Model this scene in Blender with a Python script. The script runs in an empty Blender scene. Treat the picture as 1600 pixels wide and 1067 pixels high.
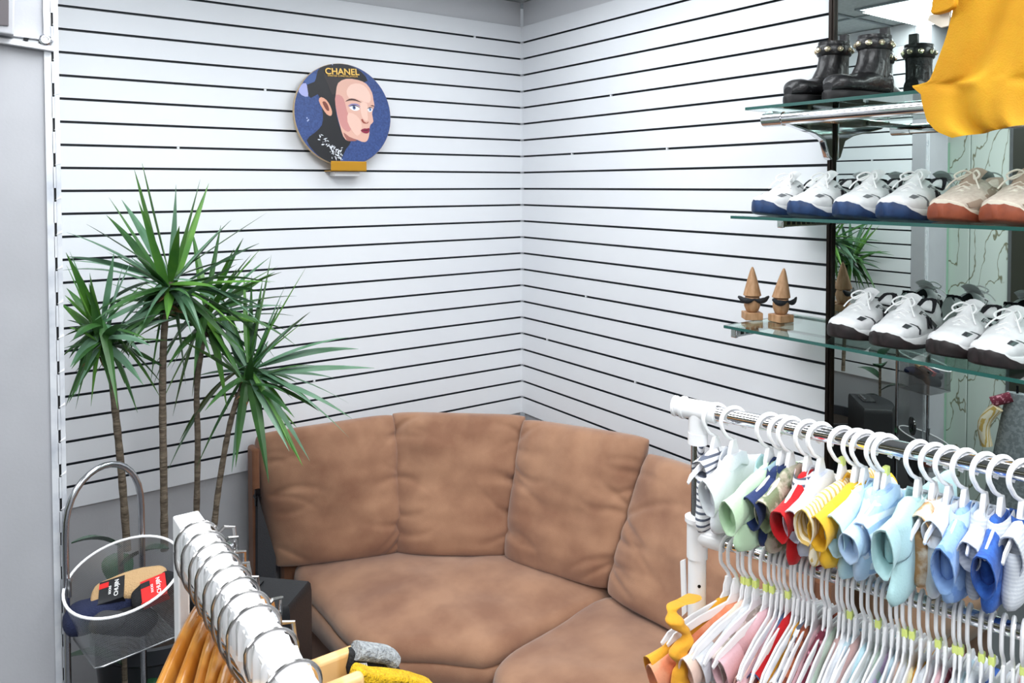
import bpy, math, random
from mathutils import Vector, noise, Matrix
random.seed(7)
sc = bpy.context.scene
col = sc.collection
# ---------------------------------------------------------------- camera
CAM = Vector((-2.131, -2.9238, 1.9))
YAW, PIT, ROL, FPX, PY = .6169, .0284, -.0016, 1194.02, 323.72
cF = Vector((math.sin(YAW)*math.cos(PIT), math.cos(YAW)*math.cos(PIT), -math.sin(PIT)))
cR = Vector((math.cos(YAW), -math.sin(YAW), 0)); cU = cR.cross(cF)
cr = cR*math.cos(ROL)+cU*math.sin(ROL); cu = -cR*math.sin(ROL)+cU*math.cos(ROL)
cd = bpy.data.cameras.new('camera'); cam = bpy.data.objects.new('camera', cd); col.objects.link(cam)
cd.sensor_width = 36; cd.lens = FPX/1600*36; cd.shift_y = (PY-533.5)/1600; cd.clip_start = .02
cam.matrix_world = Matrix(((cr.x, cu.x, -cF.x, CAM.x), (cr.y, cu.y, -cF.y, CAM.y), (cr.z, cu.z, -cF.z, CAM.z), (0, 0, 0, 1)))
sc.camera = cam
def ray(px, py): return cF+cr*((px-800)/FPX)-cu*((py-PY)/FPX)
def at(px, py, ax, val):
    d = ray(px, py); return CAM+d*((val-CAM[ax])/d[ax])
# ---------------------------------------------------------------- world, exposure, ceiling lights
w = bpy.data.worlds.new('world'); sc.world = w; w.use_nodes = True
w.node_tree.nodes['Background'].inputs[0].default_value = (.75, .82, .9, 1)
w.node_tree.nodes['Background'].inputs[1].default_value = .3
sc.view_settings.view_transform = 'Standard'; sc.view_settings.look = 'None'
sc.view_settings.exposure = -0.02; sc.view_settings.gamma = 1
CEIL = 2.76
LIGHTS = [(-1.72, -1.42, 24), (-.62, -1.1, 6), (-.75, -2.9, 18), (-1.9, -3.5, 30), (-3.4, -1.6, 30), (-3.4, -3.8, 20), (-1.0, -4.9, 16)]
for i, (x, y, e) in enumerate(LIGHTS):
    ld = bpy.data.lights.new('troffer_light', 'AREA'); ld.shape = 'RECTANGLE'; ld.size = .56; ld.size_y = 1.14
    ld.energy = e; ld.color = (.95, .98, 1.0)
    lo = bpy.data.objects.new('troffer_light', ld); col.objects.link(lo); lo.location = (x, y, CEIL-.02)
# ---------------------------------------------------------------- helpers
def hx(h):
    h = h.lstrip('#'); c = [int(h[i:i+2], 16)/255 for i in (0, 2, 4)]
    return tuple(v/12.92 if v <= .04045 else ((v+.055)/1.055)**2.4 for v in c)+(1,)
MATS = {}
def mat(name, c, rough=.5, metal=0, c2=None, scale=20, bump=0, bscale=60, kind='noise', lo=.35, hi=.65, trans=0, ior=1.45, emit=0, sheen=0, coat=0, alpha=1, subs=0, stretch=None):
    if name in MATS: return MATS[name]
    m = bpy.data.materials.new(name); m.use_nodes = True; nt = m.node_tree; b = nt.nodes['Principled BSDF']
    if isinstance(c, str): c = hx(c)
    I = b.inputs
    I['Base Color'].default_value = c; I['Roughness'].default_value = rough; I['Metallic'].default_value = metal
    I['IOR'].default_value = ior
    if trans: I['Transmission Weight'].default_value = trans
    if sheen: I['Sheen Weight'].default_value = sheen
    if coat: I['Coat Weight'].default_value = coat; I['Coat Roughness'].default_value = .1
    if alpha < 1: I['Alpha'].default_value = alpha
    if emit: I['Emission Color'].default_value = c; I['Emission Strength'].default_value = emit
    if subs:
        I['Subsurface Weight'].default_value = subs; I['Subsurface Scale'].default_value = .02
    tc = nt.nodes.new('ShaderNodeTexCoord'); src = tc.outputs['Object']
    if stretch:
        mp = nt.nodes.new('ShaderNodeMapping'); mp.inputs['Scale'].default_value = stretch
        nt.links.new(src, mp.inputs['Vector']); src = mp.outputs['Vector']
    if c2 is not None:
        if isinstance(c2, str): c2 = hx(c2)
        if kind == 'noise':
            n = nt.nodes.new('ShaderNodeTexNoise'); n.inputs['Scale'].default_value = scale; n.inputs['Detail'].default_value = 5
            o = n.outputs['Fac']
        elif kind == 'voronoi':
            n = nt.nodes.new('ShaderNodeTexVoronoi'); n.inputs['Scale'].default_value = scale; o = n.outputs['Distance']
        elif kind == 'wave':
            n = nt.nodes.new('ShaderNodeTexWave'); n.inputs['Scale'].default_value = scale; n.bands_direction = 'Z'; o = n.outputs['Fac']
        elif kind == 'wavex':
            n = nt.nodes.new('ShaderNodeTexWave'); n.inputs['Scale'].default_value = scale; n.bands_direction = 'X'; n.inputs['Distortion'].default_value = 2; o = n.outputs['Fac']
        elif kind == 'vein':
            n = nt.nodes.new('ShaderNodeTexWave'); n.inputs['Scale'].default_value = scale; n.bands_direction = 'DIAGONAL'
            n.inputs['Distortion'].default_value = 14; n.inputs['Detail'].default_value = 4; o = n.outputs['Fac']
        nt.links.new(src, n.inputs['Vector'])
        r = nt.nodes.new('ShaderNodeValToRGB'); r.color_ramp.elements[0].position = lo; r.color_ramp.elements[1].position = hi
        r.color_ramp.elements[0].color = c; r.color_ramp.elements[1].color = c2
        nt.links.new(o, r.inputs[0]); nt.links.new(r.outputs[0], I['Base Color'])
    if bump:
        n = nt.nodes.new('ShaderNodeTexNoise'); n.inputs['Scale'].default_value = bscale; n.inputs['Detail'].default_value = 4
        nt.links.new(src, n.inputs['Vector'])
        bp = nt.nodes.new('ShaderNodeBump'); bp.inputs['Strength'].default_value = bump; bp.inputs['Distance'].default_value = .01
        nt.links.new(n.outputs['Fac'], bp.inputs['Height']); nt.links.new(bp.outputs[0], I['Normal'])
    MATS[name] = m; return m
class MB:
    def __init__(s): s.v = []; s.f = []; s.m = []
    def add(s, v, f, mi=0):
        o = len(s.v); s.v += [Vector(p) for p in v]; s.f += [tuple(i+o for i in q) for q in f]; s.m += [mi]*len(f); return s
    def box(s, a, b, mi=0, M=None):
        v = [Vector((x, y, z)) for z in (a[2], b[2]) for y in (a[1], b[1]) for x in (a[0], b[0])]
        if M: v = [M @ p for p in v]
        return s.add(v, [(0, 2, 3, 1), (4, 5, 7, 6), (0, 1, 5, 4), (2, 6, 7, 3), (0, 4, 6, 2), (1, 3, 7, 5)], mi)
    def rings(s, R, mi=0, cap=True, closed=True, loop=False):
        n = len(R[0]); v = [p for r in R for p in r]; f = []
        K = len(R)
        for k in range(K if loop else K-1):
            for j in range(n if closed else n-1):
                a = k*n+j; b = k*n+(j+1) % n; k2 = (k+1) % K
                f.append((a, b, k2*n+(j+1) % n, k2*n+j))
        if cap and not loop: f.append(tuple(range(n))[::-1]); f.append(tuple((K-1)*n+j for j in range(n)))
        return s.add(v, f, mi)
    def tube(s, pts, r, n=8, mi=0, cap=True, loop=False, flat=None):
        pts = [Vector(p) for p in pts]; K = len(pts); R = []
        rr = r if isinstance(r, (list, tuple)) else [r]*K
        up = None
        for i, p in enumerate(pts):
            if loop: t = pts[(i+1) % K]-pts[i-1]
            else: t = pts[min(i+1, K-1)]-pts[max(i-1, 0)]
            t.normalize()
            if up is None:
                up = Vector((0, 0, 1)) if abs(t.z) < .9 else Vector((1, 0, 0))
            a = up-t*up.dot(t)
            if a.length < 1e-5: a = t.orthogonal()
            a.normalize(); up = a; b = t.cross(a)
            fa, fb = (1, 1) if flat is None else flat
            R.append([p+(a*math.cos(2*math.pi*j/n)*fa+b*math.sin(2*math.pi*j/n)*fb)*rr[i] for j in range(n)])
        return s.rings(R, mi, cap=cap, loop=loop)
    def lathe(s, prof, n=24, mi=0, c=(0, 0, 0), cap=True):
        R = [[Vector((c[0]+r*math.cos(2*math.pi*j/n), c[1]+r*math.sin(2*math.pi*j/n), c[2]+z)) for j in range(n)] for r, z in prof]
        return s.rings(R, mi, cap=cap)
    def prism(s, poly, d, mi=0):
        # poly = list of 3d points, extruded by the vector d
        n = len(poly); d = Vector(d); v = [Vector(p) for p in poly]+[Vector(p)+d for p in poly]
        f = [tuple(range(n))[::-1], tuple(range(n, 2*n))]+[(i, (i+1) % n, n+(i+1) % n, n+i) for i in range(n)]
        return s.add(v, f, mi)
    def xf(s, M):
        s.v = [M @ p for p in s.v]; return s
    def build(s, name, mats, parent=None, world=False, smooth=True, bevel=0, subd=0, angle=40):
        v = s.v
        if parent is not None and world:
            o_ = parent
            off = Vector((0, 0, 0))
            while o_ is not None: off += o_.location; o_ = o_.parent
            v = [p-off for p in v]
        me = bpy.data.meshes.new(name); me.from_pydata([tuple(p) for p in v], [], s.f)
        if not isinstance(mats, (list, tuple)): mats = [mats]
        for m in mats: me.materials.append(m)
        me.polygons.foreach_set('material_index', s.m)
        import bmesh
        bm = bmesh.new(); bm.from_mesh(me); bmesh.ops.recalc_face_normals(bm, faces=bm.faces); bm.to_mesh(me); bm.free()
        if smooth:
            me.polygons.foreach_set('use_smooth', [True]*len(me.polygons))
            try: me.set_sharp_from_angle(angle=math.radians(angle))
            except Exception: pass
        me.update()
        o = bpy.data.objects.new(name, me); col.objects.link(o)
        if parent is not None: o.parent = parent
        if bevel:
            bv = o.modifiers.new('bevel', 'BEVEL'); bv.width = bevel; bv.segments = 2; bv.limit_method = 'ANGLE'
        if subd:
            sd = o.modifiers.new('subd', 'SUBSURF'); sd.levels = subd; sd.render_levels = subd
        return o
def tag(o, label=None, cat=None, group=None, kind=None):
    if label: o['label'] = label
    if cat: o['category'] = cat
    if group: o['group'] = group
    if kind: o['kind'] = kind
    return o
def thing(name, label, cat, loc=(0, 0, 0), rz=0, group=None):
    o = bpy.data.objects.new(name, None); col.objects.link(o); o.empty_display_size = .05
    o.location = loc; o.rotation_euler = (0, 0, rz)
    return tag(o, label, cat, group)
def kids(o): return [c for c in bpy.data.objects if c.parent == o]
def copy_tree(o, parent=None):
    c = o.copy(); col.objects.link(c)
    if parent is not None: c.parent = parent
    for k in KIDS.get(o.name, None) or kids(o): copy_tree(k, c)
    return c
KIDS = {}
def catmull(P, n=6, closed=True):
    out = []; K = len(P)
    P = [Vector(p) for p in P]
    rng = range(K) if closed else range(K-1)
    for i in rng:
        if closed: a, b, c, d = P[i-1], P[i], P[(i+1) % K], P[(i+2) % K]
        else: a, b, c, d = P[max(i-1, 0)], P[i], P[i+1], P[min(i+2, K-1)]
        for k in range(n):
            t = k/n
            out.append(.5*((2*b)+(c-a)*t+(2*a-5*b+4*c-d)*t*t+(3*b-a-3*c+d)*t**3))
    if not closed: out.append(P[-1])
    return out
def nz(p, s, seed=0): return noise.noise(Vector(p)*s+Vector((seed*7.3, seed*3.1, seed*1.7)))
def text_part(txt, size, material, parent, M, extrude=.0006, name='lettering', label=None):
    cu_ = bpy.data.curves.new(name, 'FONT'); cu_.body = txt; cu_.size = size; cu_.extrude = extrude; cu_.align_x = 'CENTER'; cu_.align_y = 'CENTER'
    if name == 'bold_lettering': cu_.offset = size*.02
    tmp = bpy.data.objects.new('tmp', cu_); col.objects.link(tmp)
    dg = bpy.context.evaluated_depsgraph_get(); me = bpy.data.meshes.new_from_object(tmp.evaluated_get(dg))
    bpy.data.objects.remove(tmp)
    me.transform(M); me.materials.clear(); me.materials.append(material)
    o = bpy.data.objects.new(name, me); col.objects.link(o); o.parent = parent
    if label: o['label'] = label
    return o
def pillow(MBo, outline, thick, M, nr=7, fold=0, fs=20, seed=0, mi=0, p=3, foldy=1.0):
    """closed puffy plate from a 2d outline (x, z), local y is its thickness"""
    N = len(outline); cx = sum(q[0] for q in outline)/N; cz = sum(q[1] for q in outline)/N
    sd = []
    for side in (1, -1):
        R = []
        for k in range(nr+1):
            s = 1-(k/nr)**1.6 if k < nr else .02
            h = thick*(max(0, 1-s**p))**.5
            ring = []
            for q in outline:
                x = cx+(q[0]-cx)*s; z = cz+(q[1]-cz)*s
                d = nz((x, z*foldy, seed), fs, seed)*fold*(1 if k else .6)
                ring.append(M @ Vector((x, side*h+d, z)))
            R.append(ring)
        sd.append(R)
    front, back = sd
    R = front[::-1]+back[1:]
    MBo.rings(R, mi)
    return MBo
# ---------------------------------------------------------------- materials
M_SLAT = mat('white_slat_board', '#eef1f5', .42, c2='#e8ebf0', scale=1.5, bump=.03, bscale=90)
M_GROOVE = mat('dark_groove', '#1d2630', .45)
M_WALL = mat('grey_painted_wall', '#b9babe', .75, c2='#b2b3b7', scale=6, bump=.08, bscale=120)
M_WALLW = mat('light_painted_wall', '#d9dade', .75, bump=.05, bscale=120)
M_PANEL = mat('grey_painted_panel', '#aeafb4', .7, c2='#a7a8ad', scale=5, bump=.03, bscale=150)
M_CEIL = mat('ceiling_tile', '#c9cfd0', .85, c2='#b5bcbe', scale=70, bump=.2, bscale=200)
M_GRID = mat('ceiling_grid', '#8f979a', .5, .3)
M_FLOOR = mat('grey_floor', '#57585c', .45, c2='#4a4b50', scale=5)
M_CHROME = mat('chrome', '#e6e6e8', .08, 1)
M_CHROMED = mat('worn_chrome', '#b9bbc0', .22, 1)
M_STEEL = mat('brushed_steel', '#a9abad', .32, 1)
M_BLACKM = mat('black_metal', '#15161a', .35, .6)
M_MIRROR = mat('mirror_silver', '#d3ddd9', .0, 1)
M_GLASS = mat('green_glass', '#d6f0e8', .01, trans=1, ior=1.45)
M_GEDGE = mat('green_glass_edge', '#2c5a54', .12, coat=.5)
M_WPL = mat('white_plastic', '#f4f4f6', .3, coat=.3)
M_WPL2 = mat('white_milky_plastic', '#eeeeee', .38, subs=.15)
M_TAG = mat('lime_size_marker', '#e3f08a', .4)
M_BLACKP = mat('black_plastic', '#1b1c1f', .45, bump=.1, bscale=300)
M_SUEDE = mat('brown_microsuede', '#8e654e', .95, c2='#ac8266', scale=6.5, bump=.12, bscale=380, sheen=.35, lo=.36, hi=.66)
M_SUEDE2 = mat('dark_brown_microsuede', '#7c5138', .95, c2='#8a5e44', scale=9, bump=.2, bscale=240, sheen=.2)
M_CLOTHD = mat('dark_grey_cloth', '#3b3c40', .9, bump=.2, bscale=200)
M_TRUNK = mat('dracaena_bark', '#75695a', .9, c2='#4d4338', scale=24, kind='noise', bump=.6, bscale=60, stretch=(1, 1, 3.5))
M_LEAF = mat('dracaena_leaf', '#3f6b31', .42, c2='#29502a', scale=9)
M_LEAF2 = mat('bright_dracaena_leaf', '#5b8a35', .42, c2='#3d6f2c', scale=9)
M_LEAF3 = mat('dusty_dracaena_leaf', '#6d8f78', .36, c2='#4a7352', scale=9)
M_RUBBER = mat('rubber_plant_leaf', '#1f4a2c', .25)
M_WOOD = mat('amber_varnished_wood', '#b9782c', .28, c2='#c98b3c', kind='wavex', scale=6, coat=.5)
M_WOODL = mat('light_beech_wood', '#cf9f63', .4, c2='#dcb27a', kind='wavex', scale=9, coat=.2)
M_WOODN = mat('natural_pine', '#bd9470', .6, c2='#a37a55', kind='noise', scale=18, stretch=(6, 6, 1.2))
M_GOLD = mat('gold_acrylic', '#c9922a', .3, .4)
# ================================================================ the setting
ZB, ZT, Z0, SP = .82, 2.645, 2.5702, .0762
def slat_profile(plain_to=CEIL):
    """(z, depth, material of the strip that starts here); 0 = slat face, positive = into the wall"""
    P = [(0, .016, 1), (ZB, .016, 0), (ZB, 0, 0)]
    gz = sorted(Z0-i*SP for i in range(0, 24) if Z0-i*SP > ZB+.02)
    for g in gz:
        P += [(g-.0042, 0, 2), (g-.0042, .012, 2), (g+.0042, .012, 2), (g+.0042, 0, 0)]
    P += [(ZT, 0, 2), (ZT, .010, 2), (ZT+.003, .010, 3), (plain_to, .010, 3)]
    return P
def slat_wall(name, p0, p1, nrm, thick=.12):
    """vertical wall from p0 to p1, slat face through both, nrm points into the room"""
    P = slat_profile(); b = MB(); n = Vector(nrm); A = Vector(p0); B = Vector(p1)
    for i in range(len(P)-1):
        (z, d, m), (z2, d2, _) = P[i], P[i+1]
        q = [A-n*d+Vector((0, 0, z)), B-n*d+Vector((0, 0, z)), B-n*d2+Vector((0, 0, z2)), A-n*d2+Vector((0, 0, z2))]
        b.add(q, [(0, 1, 2, 3)], m)
    zt = P[-1][0]
    for E_, F_ in ((A, B),):
        b.add([E_-n*thick, F_-n*thick, F_-n*thick+Vector((0, 0, zt)), E_-n*thick+Vector((0, 0, zt))], [(3, 2, 1, 0)], 1)
        b.add([E_-n*.01+Vector((0, 0, zt)), F_-n*.01+Vector((0, 0, zt)), F_-n*thick+Vector((0, 0, zt)), E_-n*thick+Vector((0, 0, zt))], [(0, 1, 2, 3)], 1)
        for X in (E_, F_):
            ring = [X-n*d+Vector((0, 0, z)) for z, d, _ in P]
            b.add(ring+[X-n*thick+Vector((0, 0, zt)), X-n*thick], [tuple(range(len(ring)+2))], 1)
    # small staples in a few grooves
    rr = random.Random(3)
    L = (B-A).length; u = (B-A)/L
    for i in range(7):
        g = Z0-SP*rr.randint(0, 21); s = rr.uniform(.1, L-.1)
        c = A+u*s+Vector((0, 0, g))+n*.0005
        b.box((-.004, -.004, -.0035), (.004, .004, .0035), 0, Matrix.Translation(c-n*.005))
    me_o = MB(); me_o.v, me_o.f, me_o.m = b.v, b.f, b.m
    o = me_o.build(name, [M_SLAT, M_WALL, M_GROOVE, M_WALLW], smooth=False)
    return tag(o, kind='structure')
slat_wall('wall_left', (-1.957, 0, 0), (0, 0, 0), (0, -1, 0))
slat_wall('wall_right', (0, 0, 0), (0, -1.584, 0), (-1, 0, 0))
# partition at the left, its slatted face looks at the mirror
slat_wall('wall_partition', (-1.957, -.835, 0), (-1.957, -.001, 0), (1, 0, 0), thick=.145)
def sbox(name, a, b_, m, kind='structure', bevel=0):
    o = MB().box(a, b_).build(name, m, smooth=False, bevel=bevel); return tag(o, kind=kind)
sbox('trim_1', (-2.20, -.905, 0), (-1.962, -.836, CEIL), M_PANEL)
sbox('wall_back', (-4.5, -6.1, 0), (.12, -6.0, CEIL), M_WALLW)
sbox('wall_front', (-4.5, 0.0, 0), (-2.104, .12, CEIL), M_WALLW)
sbox('wall_side', (-4.6, -6.1, 0), (-4.5, .12, CEIL), mat('olive_dark_panel', '#4d4b2a', .6, c2='#2a2d2b', scale=1.3))
sbox('wall_mirror', (.012, -6.0, 0), (.12, -1.586, CEIL), M_WALLW)
sbox('floor', (-4.6, -6.1, -.1), (.12, .12, 0), M_FLOOR)
# ceiling with its grid
b = MB().box((-4.6, -6.1, CEIL+.004), (.12, .12, CEIL+.1), 0)
for k in range(9):
    b.box((-4.5, -.10-k*.61-.01, CEIL-.003), (0, -.10-k*.61+.01, CEIL+.005), 1)
for k in range(8):
    b.box((-.80-k*.61-.01+.42, -6, CEIL-.0035), (-.80-k*.61+.01+.42, 0, CEIL+.005), 1)
tag(b.build('ceiling', [M_CEIL, M_GRID], smooth=False), kind='structure')
M_DIFF = mat('lit_diffuser', '#f6fbff', .5, emit=3.2)
names = ['near the partition wall above the plants', 'above the sofa corner', 'above the mirror end of the shelves', 'above the clothes rails', 'above the marble pillar', 'over the left rear of the shop', 'over the right rear of the shop']
for (x, y, e), nm in zip(LIGHTS, names):
    t = thing('ceiling_light', 'white recessed fluorescent ceiling panel '+nm, 'ceiling light', (x, y, CEIL), group='ceiling light panels')
    fb = MB()
    for a in ((-.3, -.6, .3, -.585), (-.3, .585, .3, .6), (-.3, -.585, -.285, .585), (.285, -.585, .3, .585)):
        fb.box((a[0], a[1], -.006), (a[2], a[3], .003))
    fb.build('frame', M_GRID, t, smooth=False)
    MB().box((-.285, -.585, -.004), (.285, .585, .003)).build('diffuser', M_DIFF, t, smooth=False)
# marble pillar and dark doorway seen in the mirror
M_MARB = mat('veined_white_marble', '#dfe8e2', .15, c2='#8c8a72', kind='vein', scale=2.6, lo=.975, hi=1.0, stretch=(1, 2.2, .9))
t = thing('marble_pillar', 'pillar clad in white marble slabs with grey green veins', 'pillar', (-2.83, -.62, 0))
for y0, y1 in ((-1.03, -.825), (-.821, -.66), (-.656, -.3)):
    MB().box((-2.98, y0, 0), (-2.65, y1, CEIL-.001)).build('marble_slab', M_MARB, t, world=True, smooth=False, bevel=.004)
MB().box((-2.99, -1.05, 0), (-2.64, -1.033, CEIL-.001)).build('edge_strip', M_STEEL, t, world=True, smooth=False)
t = thing('glass_door', 'green tinted glass door leaf behind the partition wall', 'door', (-2.4, -.68, 0))
MB().box((-2.64, -.70, .02), (-2.21, -.69, 2.1)).build('pane', M_GLASS, t, world=True, smooth=False)
fb = MB()
for a, c in (((-2.645, -.71, 0), (-2.60, -.68, 2.15)), ((-2.25, -.71, 0), (-2.205, -.68, 2.15)), ((-2.60, -.71, 2.09), (-2.25, -.68, 2.15)), ((-2.60, -.71, 0), (-2.25, -.68, .06))): fb.box(a, c)
fb.build('frame', mat('mint_door_frame', '#9dc4ac', .4), t, world=True, smooth=False)
# ---- mirror on the right wall
t = thing('wall_mirror_panel', 'tall frameless mirror behind the glass shoe shelves', 'mirror', (.004, -2.6, .12))
MB().box((0.0, -3.9, .12), (.008, -1.604, CEIL-.03)).build('mirror_glass', M_MIRROR, t, world=True, smooth=False)
t2 = MB().box((-.010, -1.603, .1), (.008, -1.585, CEIL-.02)).box((-.013, -1.597, .1), (-.010, -1.591, CEIL-.02)).build('slotted_upright', mat('dark_bronze_metal', '#2b2420', .35, .7), smooth=False)
tag(t2, 'dark slotted metal upright along the left edge of the mirror', 'shelf upright')
# ---- slotted standard at the end of the partition
b = MB()
y0, y1 = -.912, -.9055
xs0, xs1 = -1.990, -1.9615
b.box((xs0, y0, 0), (xs0+.014, y1, CEIL-.02)); b.box((xs1-.0095, y0, 0), (xs1, y1, CEIL-.02))
z = .0
zs = []
for k in range(60):
    z1 = z+.048; b.box((xs0+.013, y0, z), (xs1-.009, y1, z1)); zs.append(z1); z = z1+.031
    if z > CEIL-.08: break
b.box((xs0+.008, y0+.004, 0), (xs1-.010, y1, CEIL-.02), 1)
st = thing('slotted_standard', 'tall white metal shelf standard with slots at the end of the partition', 'shelf standard', (-1.976, -.909, 0))
b.build('upright', [mat('scuffed_white_metal', '#d6d9de', .35, c2='#aab0bb', scale=14, metal=.1, lo=.45, hi=.75), mat('slot_black', '#101114', .6)], st, world=True, smooth=False)
b = MB()
for k, zz in enumerate(zs):
    b.prism([(xs1-.012, y0-.001, zz+.004), (xs1+.0, y0-.001, zz+.014), (xs1+.0, y0-.001, zz+.008)], (0, .003, 0))
b.build('bent_tab', M_WPL, st, world=True, smooth=False)
# ---- track and box at the top left
t = thing('door_track', 'grey sliding door track with a screw high on the partition end', 'rail', tuple(at(40, 66, 1, -.93)))
def q4(pts, y): return [at(px, py, 1, y) for px, py in pts]
b = MB()
b.prism(q4([(-40, 52), (84, 72), (84, 80), (-40, 60)], -.925), (0, .018, 0))
b.prism(q4([(-40, 45), (84, 60), (84, 64), (-40, 49)], -.925), (0, .018, 0))
b.build('track', M_WALLW, t, world=True, smooth=False, bevel=.001)
MB().prism(q4([(-40, 48), (84, 62), (84, 74), (-40, 54)], -.912), (0, .006, 0)).build('track_bed', M_STEEL, t, world=True, smooth=False)
c = at(71, 62, 1, -.925); sc_ = MB()
ring = lambda r, y: [Vector((c.x+r*math.cos(2*math.pi*j/20), y, c.z+r*math.sin(2*math.pi*j/20))) for j in range(20)]
sc_.rings([ring(.0125, -.922), ring(.0125, -.926), ring(.009, -.930), ring(.006, -.930), ring(.005, -.927)]).build('screw', M_CHROMED, t, world=True)
c2 = at(41, 60, 1, -.925); c = c2
MB().rings([ring(.005, -.917), ring(.005, -.921)]).build('hole', M_BLACKM, t, world=True)
t = thing('control_box', 'grey framed dark panel box cut off at the top left corner', 'box', tuple(at(5, 20, 1, -.94)))
MB().prism(q4([(-60, -60), (23, -60), (22, 55), (-60, 42)], -.95), (0, .03, 0)).build('housing', M_PANEL, t, world=True, smooth=False, bevel=.003)
MB().prism(q4([(-60, -60), (14, -60), (13.5, 40), (-60, 34)], -.953), (0, .0025, 0)).build('dark_panel', mat('dark_smoked_panel', '#4d474b', .3), t, world=True, smooth=False)

# ================================================================ sofa
def in3(p, z): return Vector((p[0], p[1], z))
def cushion_slab(outline, z0, z1, crown, er, seed, name, parent, matl, noise_amp=.008, N=6):
    P = catmull([Vector((x, y, 0)) for x, y in outline], N)
    cx = sum(p.x for p in P)/len(P); cy = sum(p.y for p in P)/len(P)
    R = []
    def ring(s, z, inset=0, top=False):
        out = []
        for p in P:
            d = Vector((p.x-cx, p.y-cy, 0)); L = d.length
            q = Vector((cx, cy, 0))+d*(max(0, L-inset)*s/L)
            zz = z
            a = nz((q.x*2.2, q.y*2.2, z), 2.5, seed)*noise_amp+nz((q.x, q.y, z*.4), 11, seed+3)*noise_amp*.55
            if top: zz += a
            else: q += d.normalized()*a*.8
            out.append(Vector((q.x, q.y, zz)))
        return out
    R.append(ring(.05, z0)); R.append(ring(.9, z0)); R.append(ring(1, z0+.012, .012))
    R.append(ring(1, z0+.035))
    H = z1-er-(z0+.035)
    R.append(ring(1, z0+.035+H*.5, -.012))
    R.append(ring(1, z0+.035+H*.78, -.004)); R.append(ring(1, z0+.035+H*.84, .004)); R.append(ring(1, z0+.035+H*.90, -.002))
    for k in range(1, 6):
        a = math.pi/2*k/5; R.append(ring(1, z1-er+er*math.sin(a), er*(1-math.cos(a))*1.2, k > 2))
    for s in (.93, .84, .75, .66, .56, .46, .36, .26, .16, .07, .01):
        R.append(ring(s, z1+crown*(1-s*s), er*1.2, True))
    return MB().rings(R).build(name, matl, parent, world=True, angle=70)
def back_cushion(c4, puff, seed, name, parent, nrm, matl, nu=52, nv=46, back=.13):
    """c4: TL, TR, BR, BL 3d corners of the front face; closed pillow"""
    TL, TR, BR, BL = [Vector(c) for c in c4]; n = Vector(nrm).normalized()
    rnd = random.Random(seed)
    folds = []
    for side in (0, 1):
        for k in range(8):
            folds.append((side, rnd.uniform(.12, .9), rnd.uniform(.18, .48), rnd.uniform(-.75, .75), rnd.uniform(.007, .020)))
    def pt(u, v, sgn):
        # superellipse mapping keeps corners round
        x, y = 2*u-1, 2*v-1
        ux = x*(1-.03*abs(y)**7); vy = y*(1-.035*abs(x)**7)
        uu, vv = (ux+1)/2, (vy+1)/2
        p = TL*(1-uu)*(1-vv)+TR*uu*(1-vv)+BR*uu*vv+BL*(1-uu)*vv
        e = max(0, (1-abs(x)**4))**.5*max(0, (1-abs(y)**5))**.45
        if sgn > 0:
            h = puff*e*(1+.25*(v-.35))
            h += nz((u*2.2, v*2.2, seed), 1.6, seed)*.016*e
            h += nz((u*1.2, v*5, seed), 2.2, seed+9)*.006*e
            for sd, v0, ln, sl, am in folds:
                du = u if sd == 0 else 1-u
                if du < ln:
                    d = (v-v0-sl*du*.7-.05*math.sin(du*9+v0*20))/.019; h -= am*math.exp(-d*d)*(1-du/ln)*min(1, du/.03)*e**.2
            # gathers along the top edge
            if v < .25: h += math.sin(u*46+seed+2*math.sin(u*9))*.0035*(1-v/.25)*e
            return p+n*h
        return p-n*back*e
    R = MB(); vs = []; idx = {}
    fs = []
    def vid(u, v, s):
        k = (u, v, s if 0 < u < nu and 0 < v < nv else 0)
        if k not in idx: idx[k] = len(vs); vs.append(pt(u/nu, v/nv, s))
        return idx[k]
    for s in (1, -1):
        for i in range(nu):
            for j in range(nv):
                q = (vid(i, j, s), vid(i+1, j, s), vid(i+1, j+1, s), vid(i, j+1, s)); fs.append(q if s > 0 else q[::-1])
    return R.add(vs, fs).build(name, matl, parent, world=True, angle=80, subd=1)
sofa = thing('corner_sofa', 'brown microsuede corner sofa section with curved seat in the slatted corner', 'sofa', (-.62, -.62, 0))
SZ = .49
wedge = [(-1.155, -.12), (-1.165, -.42), (-1.155, -.69), (-1.09, -.79), (-.99, -.875), (-.905, -.965), (-.84, -1.0), (-.62, -.985), (-.31, -.955), (-.24, -.75), (-.38, -.5), (-.52, -.36), (-.72, -.22), (-.95, -.12)]
cushion_slab(wedge, .30, SZ-.012, .028, .045, 3, 'seat_cushion', sofa, M_SUEDE)
base = [(-1.15, -.06), (-1.14, -.40), (-1.12, -.62), (-.98, -.80), (-.82, -.93), (-.5, -.94), (-.06, -.95), (-.05, -.4), (-.4, -.06)]
pb = [Vector((x, y, .03)) for x, y in base]
MB().prism(pb, (0, 0, .28)).build('base', M_SUEDE2, sofa, world=True, smooth=False, bevel=.01)
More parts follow.
